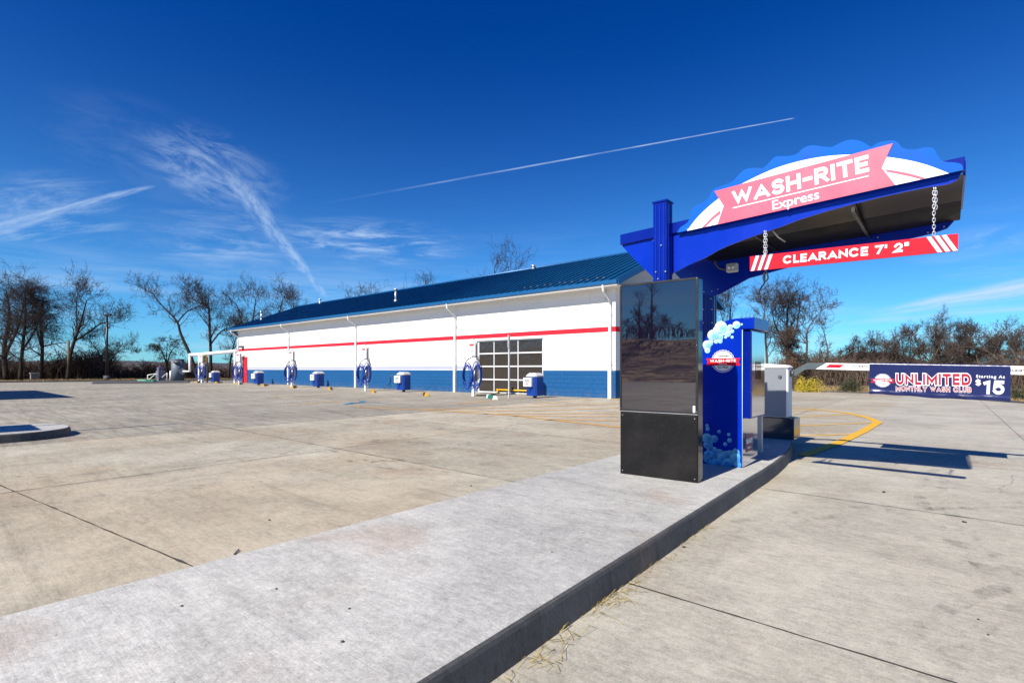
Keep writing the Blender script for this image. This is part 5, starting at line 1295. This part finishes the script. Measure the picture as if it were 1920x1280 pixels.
T('vine_tree', 312, 60, 626, [[(0, 0, 0, 1.5), (.0, .4, 0, 1.1), (-.15, .75, 0, .6), (-.3, .9, 0, .3)], [(0, .35, 0, 1), (.12, .7, 0, .6), (.3, .88, 0, .3)], [(0, .4, 0, .8), (.02, .95, 0, .3)]], 'low round vine draped bare tree above the grey tank', seed=16, start=.4, droop=.25, dens=.85, twig=.015)
T('leaning_tree', 372, 57, 520, [[(0, 0, 0, 1.1), (-.08, .25, 0, 1.), (-.19, .5, 0, .75), (-.24, .65, 0, .6), (-.4, .82, 0, .35), (-.5, .95, 0, .2)], [(-.23, .63, 0, .45), (-.15, .75, .03, .35), (-.02, .82, .05, .2)]], 'bare tree with its trunk leaning left above the grey tank', seed=17, start=.5, dens=.75, spread=.9, twig=.014)
T('bare_tree', 395, 56, 522, [[(0, 0, 0, 1.), (.0, .3, 0, .85), (-.01, .6, 0, .7), (-.02, .82, 0, .5)], [(-.02, .8, 0, .4), (-.12, .86, 0, .3), (-.25, .92, .03, .2)], [(.0, .4, 0, .5), (.1, .55, .04, .4), (.25, .6, .05, .2)]], 'straight bare tree with a broken top just left of the building', seed=18, start=.4, dens=.9, twig=.014)
T('bare_tree', 470, 66, 526, [[(0, 0, 0, 1.), (0, .4, 0, .8), (-.1, .65, 0, .5), (-.16, .85, 0, .25)], [(0, .4, 0, .7), (.03, .7, 0, .5), (.06, .92, 0, .2)]], 'bare spreading tree behind the far end of the roof, left one', seed=19, start=.35, dens=.9, twig=.014)
T('bare_tree', 514, 66, 523, [[(0, 0, 0, 1.), (.0, .4, 0, .8), (.04, .65, 0, .5), (.1, .9, 0, .2)], [(0, .4, 0, .6), (.14, .65, 0, .35), (.22, .8, 0, .2)]], 'bare spreading tree behind the far end of the roof, right one', seed=20, start=.35, dens=.9, twig=.014)
T('bare_tree', 428, 60, 596, [[(0, 0, 0, 1.2), (.05, .4, 0, .9), (.12, .7, 0, .5), (.2, .9, 0, .2)]], 'short tangled bare tree right beside the building corner', seed=21, start=.25, dens=1.)
for i, (x, yt, lab) in enumerate([(660, 532, 'bare tree top showing above the middle of the roof, left of a pair'), (697, 524, 'bare tree top showing above the middle of the roof, right of a pair'), (802, 507, 'small bare tree top above the roof between the pair and the tall one')]):
    T('bare_tree', x, 58, yt, [[(0, 0, 0, 1.), (0, .5, 0, .8), (.02, .75, 0, .5), (0, .93, 0, .2)]], lab, seed=22, key='rooftop', rot=i*2., start=.5, dens=.6, twig=.014)
T('bare_tree', 938, 50, 462, [[(0, 0, 0, 1.), (0, .5, 0, .8), (-.03, .75, 0, .5), (-.05, .93, 0, .2)], [(0, .5, 0, .6), (.05, .7, 0, .4), (.08, .9, 0, .2)]], 'tallest bare tree behind the roof, wide twiggy crown', seed=25, start=.55, dens=.6, twig=.014)
# right group
T('bare_tree', 1372, 48, 528, [[(0, 0, 0, 1.), (0, .4, 0, .7), (-.02, .7, 0, .5), (0, .92, 0, .2)], [(0, .4, 0, .6), (-.1, .7, 0, .3), (-.14, .85, 0, .2)]], 'bare tree directly right of the rear canopy post', seed=26, start=.35, dens=.8, twig=.013)
T('bare_tree', 1440, 46, 535, [[(0, 0, 0, 1.), (-.02, .4, 0, .7), (-.05, .7, 0, .5), (-.03, .92, 0, .2)]], 'thin bare tree above the pay station', WK, seed=27, start=.3, dens=.9, twig=.013)
T('bare_tree', 1476, 46, 522, [[(0, 0, 0, 1.2), (.0, .4, 0, .8), (.0, .7, 0, .5), (.02, .93, 0, .2)], [(0, .35, 0, .7), (-.12, .6, 0, .4), (-.17, .8, 0, .2)], [(0, .3, 0, .7), (.1, .6, 0, .4), (.14, .85, 0, .2)]], 'largest bare tree with a round crown above the barrier cabinet', seed=28, start=.3, dens=.95, twig=.013)
T('bare_tree', 1505, 45, 545, [[(0, 0, 0, .9), (.05, .4, 0, .7), (.06, .65, 0, .5), (.2, .85, 0, .25), (.3, .93, 0, .15)]], 'bare tree with a limb sweeping right beyond the barrier cabinet', WK, seed=29, start=.3, dens=.8, twig=.013)
T('bare_tree', 1480, 40, 608, [[(0, 0, 0, 1.2), (.0, .4, 0, .8), (.02, .9, 0, .4)]], 'short ivy brown tree thick with twigs behind the barrier cabinet', WK, seed=30, start=.1, dens=1.6, droop=.1, twig=.014)
T('sapling', 1553, 42, 598, [[(0, 0, 0, .8), (.0, .5, 0, .6), (-.05, .8, 0, .4), (-.1, .97, 0, .2)]], 'slender pale sapling standing alone left of the banner', WK, seed=31, start=.35, dens=.5, twig=.012, tw_l=.7)
T('sapling', 1536, 43, 640, [[(0, 0, 0, .7), (.0, .5, 0, .6), (.02, .95, 0, .2)]], 'short thin sapling just left of the pale slender one', WK, seed=32, start=.3, dens=.7, twig=.012)
bw = [(1590, 645, 48, 0), (1618, 628, 46, 1), (1648, 620, 47, 2), (1672, 617, 44, 0), (1702, 612, 46, 1), (1735, 602, 42, 2), (1757, 588, 44, 0), (1790, 605, 42, 1), (1812, 598, 42, 2), (1842, 608, 40, 0), (1868, 604, 42, 1), (1893, 622, 40, 2), (1915, 612, 39, 0), (1940, 600, 40, 1)]
labs = ['reddish brown thicket tree farthest left behind the barrier arm', 'low twiggy tree above the left end of the arm', 'low twiggy tree above the left corner of the banner', 'broad twiggy tree above the banner badge', 'broad brown tree above the word start of the banner', 'dense twiggy tree above the banner middle, left side', 'tallest spiky tree above the banner middle', 'dense twiggy tree right of the tallest spiky one', 'upright twiggy tree above the last letters of the red words', 'rounded reddish tree above the banner price', 'highest rounded tree above the right end of the banner', 'dark twiggy tree above the right corner of the banner', 'dark twiggy tree at the right edge of the photo', 'twiggy tree cut by the right edge of the photo']
bsp = [[(0, 0, 0, 1.), (-.1, .4, 0, .7), (-.25, .8, 0, .3)], [(0, .05, 0, .9), (.08, .5, 0, .6), (.15, .92, 0, .25)], [(0, .1, 0, .8), (.25, .4, .05, .4), (.45, .65, .05, .2)], [(0, .1, 0, .8), (-.25, .3, .05, .4), (-.45, .55, .05, .2)]]
for i, ((x, yt, zc, kk), lab) in enumerate(zip(bw, labs)):
    T('thicket_tree', x, zc, yt, bsp, lab, WK if kk != 1 else DK, seed=40+i % 7, key='thicket%d' % (i % 7), rot=(i*1.7) % 6.28, start=.2, dens=.86, twig=.011, spread=1.0, group=None)
# trees on the bank behind the viewer (they show in the screen)
bl = ['bare tree on the bank behind the viewer, seen only in the dark screen']
for i in range(11):
    t_ = thing('bank_tree', (-8-5.2*i+(i % 3)*2, -68-(i % 3)*7, 5.2), bl[0], 'tree', 'trees on the bank behind the viewer')
    kk = 'rooftop' if i % 2 else 'thicket1'
    for nm, me in (('trunk', TREES[kk][0]), ('crown', TREES[kk][1])):
        o = bpy.data.objects.new(nm, me); COL.objects.link(o); o.parent = t_
    s_ = (9.5+(i*37 % 5)*.8 if i % 2 else 6.)/TREES[kk+'_h']; t_.scale = (s_*1.1, s_*1.1, s_); t_.rotation_euler = (0, 0, i*1.3)

# undergrowth
def brush(name, pts, n, h, seed, label, matl, r=.016, back=6.):
    m = MB(); R = random.Random(seed); P = [Vector(p) for p in pts]; L = [(P[i+1]-P[i]).length for i in range(len(P)-1)]; T_ = sum(L)
    for _ in range(n):
        t = R.uniform(0, T_); s0 = t; i = 0
        while t > L[i] and i < len(L)-1: t -= L[i]; i += 1
        d = (P[i+1]-P[i]).normalized(); q = P[i]+d*t; nn = Vector((-d.y, d.x)); q = q+nn*R.random()*back
        hh = h*R.uniform(.35, 1.1)*(.75+.3*sin(s0*.55+seed)+.15*sin(s0*1.7)); a = R.uniform(0, 6.28); ln = R.uniform(.1, .9)*hh
        dx, dy = cos(a)*ln, sin(a)*ln
        p0 = Vector((q.x, q.y, 0)); p1 = p0+Vector((dx*.25, dy*.25, hh*.6)); p2 = p0+Vector((dx*.7, dy*.7, hh*(.95))); p3 = p0+Vector((dx*1.1, dy*1.1, hh*R.uniform(.55, 1.05)))
        m.tube([p0, p1, p2, p3], [r*1.4, r*1.2, r, r*.6], 3, False)
        for _k in range(4):
            b0 = p1.lerp(p2, R.random()); a2 = R.uniform(0, 6.28); l2 = hh*R.uniform(.15, .4)
            m.tube([b0, b0+Vector((cos(a2)*l2*.7, sin(a2)*l2*.7, l2*R.uniform(-.1, .8)))], [r*.8, r*.5], 3, False)
    return struct(m.build(name, matl), 'stuff', label)
Lb = [gp(-60, 709)[:2], gp(60, 710)[:2], gp(170, 711)[:2], gp(300, 711)[:2], gp(440, 711.5)[:2], gp(520, 711)[:2]]
Lb = [cam2w((x-960)/F*62, 62) for x in (-80, 100, 250, 440, 600)]
brush('undergrowth', Lb, 4200, 2.1, 1, 'dark leafless brush along the left edge of the lot', M_brush, .03, 9)
Lb2 = [cam2w((x-960)/F*z, z) for x, z in ((-60, 58), (90, 60), (190, 62))]
brush('undergrowth', Lb2, 1100, 3.4, 2, 'taller tangled brush among the leftmost trees', M_brush, .026, 5)
Rb = [cam2w((x-960)/F*z, z) for x, z in ((1330, 44), (1480, 40), (1600, 38), (1750, 36), (1920, 32), (2100, 28))]
brush('undergrowth', Rb, 2600, 2.4, 3, 'reddish brown leafless brush behind the barrier and banner', mat('warm brush', (.105, .075, .055), .95, 0, .45, .6), .016, 8)

# shrubs at the lot edge
def shrub(x, zc, w_, h, mt, label, seed, n=2600, leaf=.028):
    X, Y = cam2w((x-960)/F*zc, zc); t = thing('shrub', (X, Y, 0), label, 'shrub'); R = random.Random(seed); m = MB(); s = MB()
    for _ in range(40):
        a = R.uniform(0, 6.28); e = R.random(); s.tube([(X, Y, 0), (X+cos(a)*w_*.3*e, Y+sin(a)*w_*.3*e, h*.5), (X+cos(a)*w_*.5*e, Y+sin(a)*w_*.5*e, h*R.uniform(.7, 1))], .006, 3, False)
    for _ in range(n):
        a = R.uniform(0, 6.28); v = R.random(); rad_ = w_/2*sqrt(max(.05, 1-(v*1.02-.35)**2*1.6))*(R.random()**.4)*(1+.3*sin(a*3+seed)+.15*sin(a*7)); z = h*v*(1+.25*sin(a*2+seed*2)+.12*sin(a*5))*R.uniform(.8, 1.15)
        c_ = Vector((X+cos(a)*rad_, Y+sin(a)*rad_, z)); d1 = Vector((R.gauss(0, 1), R.gauss(0, 1), R.gauss(0, 1))).normalized(); d2 = d1.orthogonal().normalized()
        m.flat([c_-d1*leaf, c_+d2*leaf*.6, c_+d1*leaf, c_-d2*leaf*.6])
    m.build('foliage', mt, t); s.build('stem', M_bark, t)
shrub(1513, 28.0, 1.25, .62, mat('golden twigs leaves', (.42, .33, .02), .7, 0, .4, 6), 'bright yellow shrub at the lot edge right of the barrier cabinet', 1)
shrub(1594, 27.5, 1.0, .62, mat('dark olive leaves', (.045, .05, .022), .8, 0, .5, 6), 'small dark olive shrub left of the banner', 2)
shrub(1482, 30, 2.0, .85, mat('brown evergreen leaves', (.10, .075, .03), .8, 0, .5, 6), 'brownish low shrub beside the barrier cabinet', 3, 3600)
shrub(1912, 21.0, .9, .42, mat('dark olive leaves', (.045, .05, .022), .8, 0, .5, 6), 'low dark shrub right of the banner at the photo edge', 4)
shrub(1465, 37, 2.2, 1.9, mat('rust leaves', (.13, .07, .03), .8, 0, .4, 3), 'rust coloured bush behind the barrier cabinet', 6, 4000, .04)

# distant house, hills, bank behind
hc = cam2w((1640-960)/F*95, 95)
t = thing('distant_house', (hc[0], hc[1], 0), 'low distant house with a dark brown roof behind the barrier arm', 'house')
def lp_(u, v): return (hc[0]+u*CT-v*ST, hc[1]+u*ST+v*CT)
m = MB(); zE, zR = 2.0, 4.35; b = 0
base = [lp_(-9, -4), lp_(9, -4), lp_(9, 4), lp_(-9, 4)]; rd_ = [lp_(-4, 0), lp_(2.5, 0)]
m.v = [(x, y, zE) for x, y in base]+[(x, y, zR) for x, y in rd_]+[(x, y, zE-.2) for x, y in base]
for q in ((0,1,5,4),(1,2,5),(2,3,4,5),(3,0,4),(6,7,1,0),(7,8,2,1),(8,9,3,2),(9,6,0,3)): m.face(list(q))
m.build('roof', mat('brown shingles', (.07, .045, .035), .9, 0, .2, 3), t)
m = MB(); m.prismZ([lp_(-8.4, -3.4), lp_(8.4, -3.4), lp_(8.4, 3.4), lp_(-8.4, 3.4)], -.01, zE-.21); m.build('wall', mat('tan siding', (.3, .24, .18), .8), t)
m = MB()
for u in (-6, -2, 3, 6): m.prismZ([lp_(u, -3.46), lp_(u+1.1, -3.46), lp_(u+1.1, -3.41), lp_(u, -3.41)], .8, 1.7)
pieces(m, 'window', M_pane, t)
def hills(a0, a1, dist, h, seed, name, matl, n=160):
    m = MB(); R = random.Random(seed)
    for i in range(n+1):
        x = a0+(a1-a0)*i/n; X, Y = cam2w((x-960)/F*dist, dist)
        hh = h*(.75+.18*sin(i*.06+seed)+.1*sin(i*.17+seed*2)) + R.uniform(0, .10)*h
        X2, Y2 = cam2w((x-960)/F*(dist+160), dist+160); X3, Y3 = cam2w((x-960)/F*(dist-60), dist-60)
        m.v += [(X3, Y3, -.5), (X, Y, hh), (X2, Y2, hh*.8)]
    for i in range(n):
        for k in range(2): m.face([i*3+k, (i+1)*3+k, (i+1)*3+k+1, i*3+k+1])
    struct(m.build(name, matl))
hills(-1500, 900, 330, 6.2, 1, 'hills', mat('wooded hill', (.05, .045, .045), .95, 0, .4, .08))
hills(1100, 3600, 260, 4.2, 5, 'hills', mat('wooded hill', (.05, .045, .045), .95, 0, .4, .08))
m = MB(); nx, ny = 60, 14; R = random.Random(9)
for i in range(nx+1):
    for j in range(ny+1):
        x = -110+180*i/nx; v = j/ny; y = -38.5-30*v
        m.v.append((x, y, -.02+(6.0*(3*v*v-2*v**3))+(R.uniform(-.15, .25) if 0 < j else 0)+.5*sin(x*.11)*v))
for i in range(nx):
    for j in range(ny): m.face([i*(ny+1)+j, i*(ny+1)+j+1, (i+1)*(ny+1)+j+1, (i+1)*(ny+1)+j], True)
def bank_mat():
    M = bpy.data.materials.new('rough bank'); M.use_nodes = True; t = NT(M.node_tree); b = t.n['Principled BSDF']
    P = t.new('ShaderNodeNewGeometry').outputs['Position']; sp = t.new('ShaderNodeSeparateXYZ'); t.l.new(P, sp.inputs[0])
    v = t.comb(t.m('MULTIPLY', sp.outputs[0], .35), t.m('MULTIPLY', sp.outputs[1], .5), t.m('MULTIPLY', sp.outputs[2], 3.))
    c = t.mix(t.map(t.noise(v, .8, 7, .8, .8), .44, .60), (.012, .010, .008), (.62, .42, .22))
    t.l.new(c, b.inputs['Base Color']); b.inputs['Roughness'].default_value = .95
    return M
struct(m.build('grassy_bank', bank_mat()))
brush('undergrowth', [(-90, -66), (40, -66)], 1500, 3.2, 8, 'brush along the top of the bank behind the viewer', M_brush, .04, 8)
for o in [q for q in bpy.data.objects if q.get('label', '').startswith('brush along the top')]: o.location.z = 5.6

for o in bpy.data.objects:
    if '_o' in o: del o['_o']
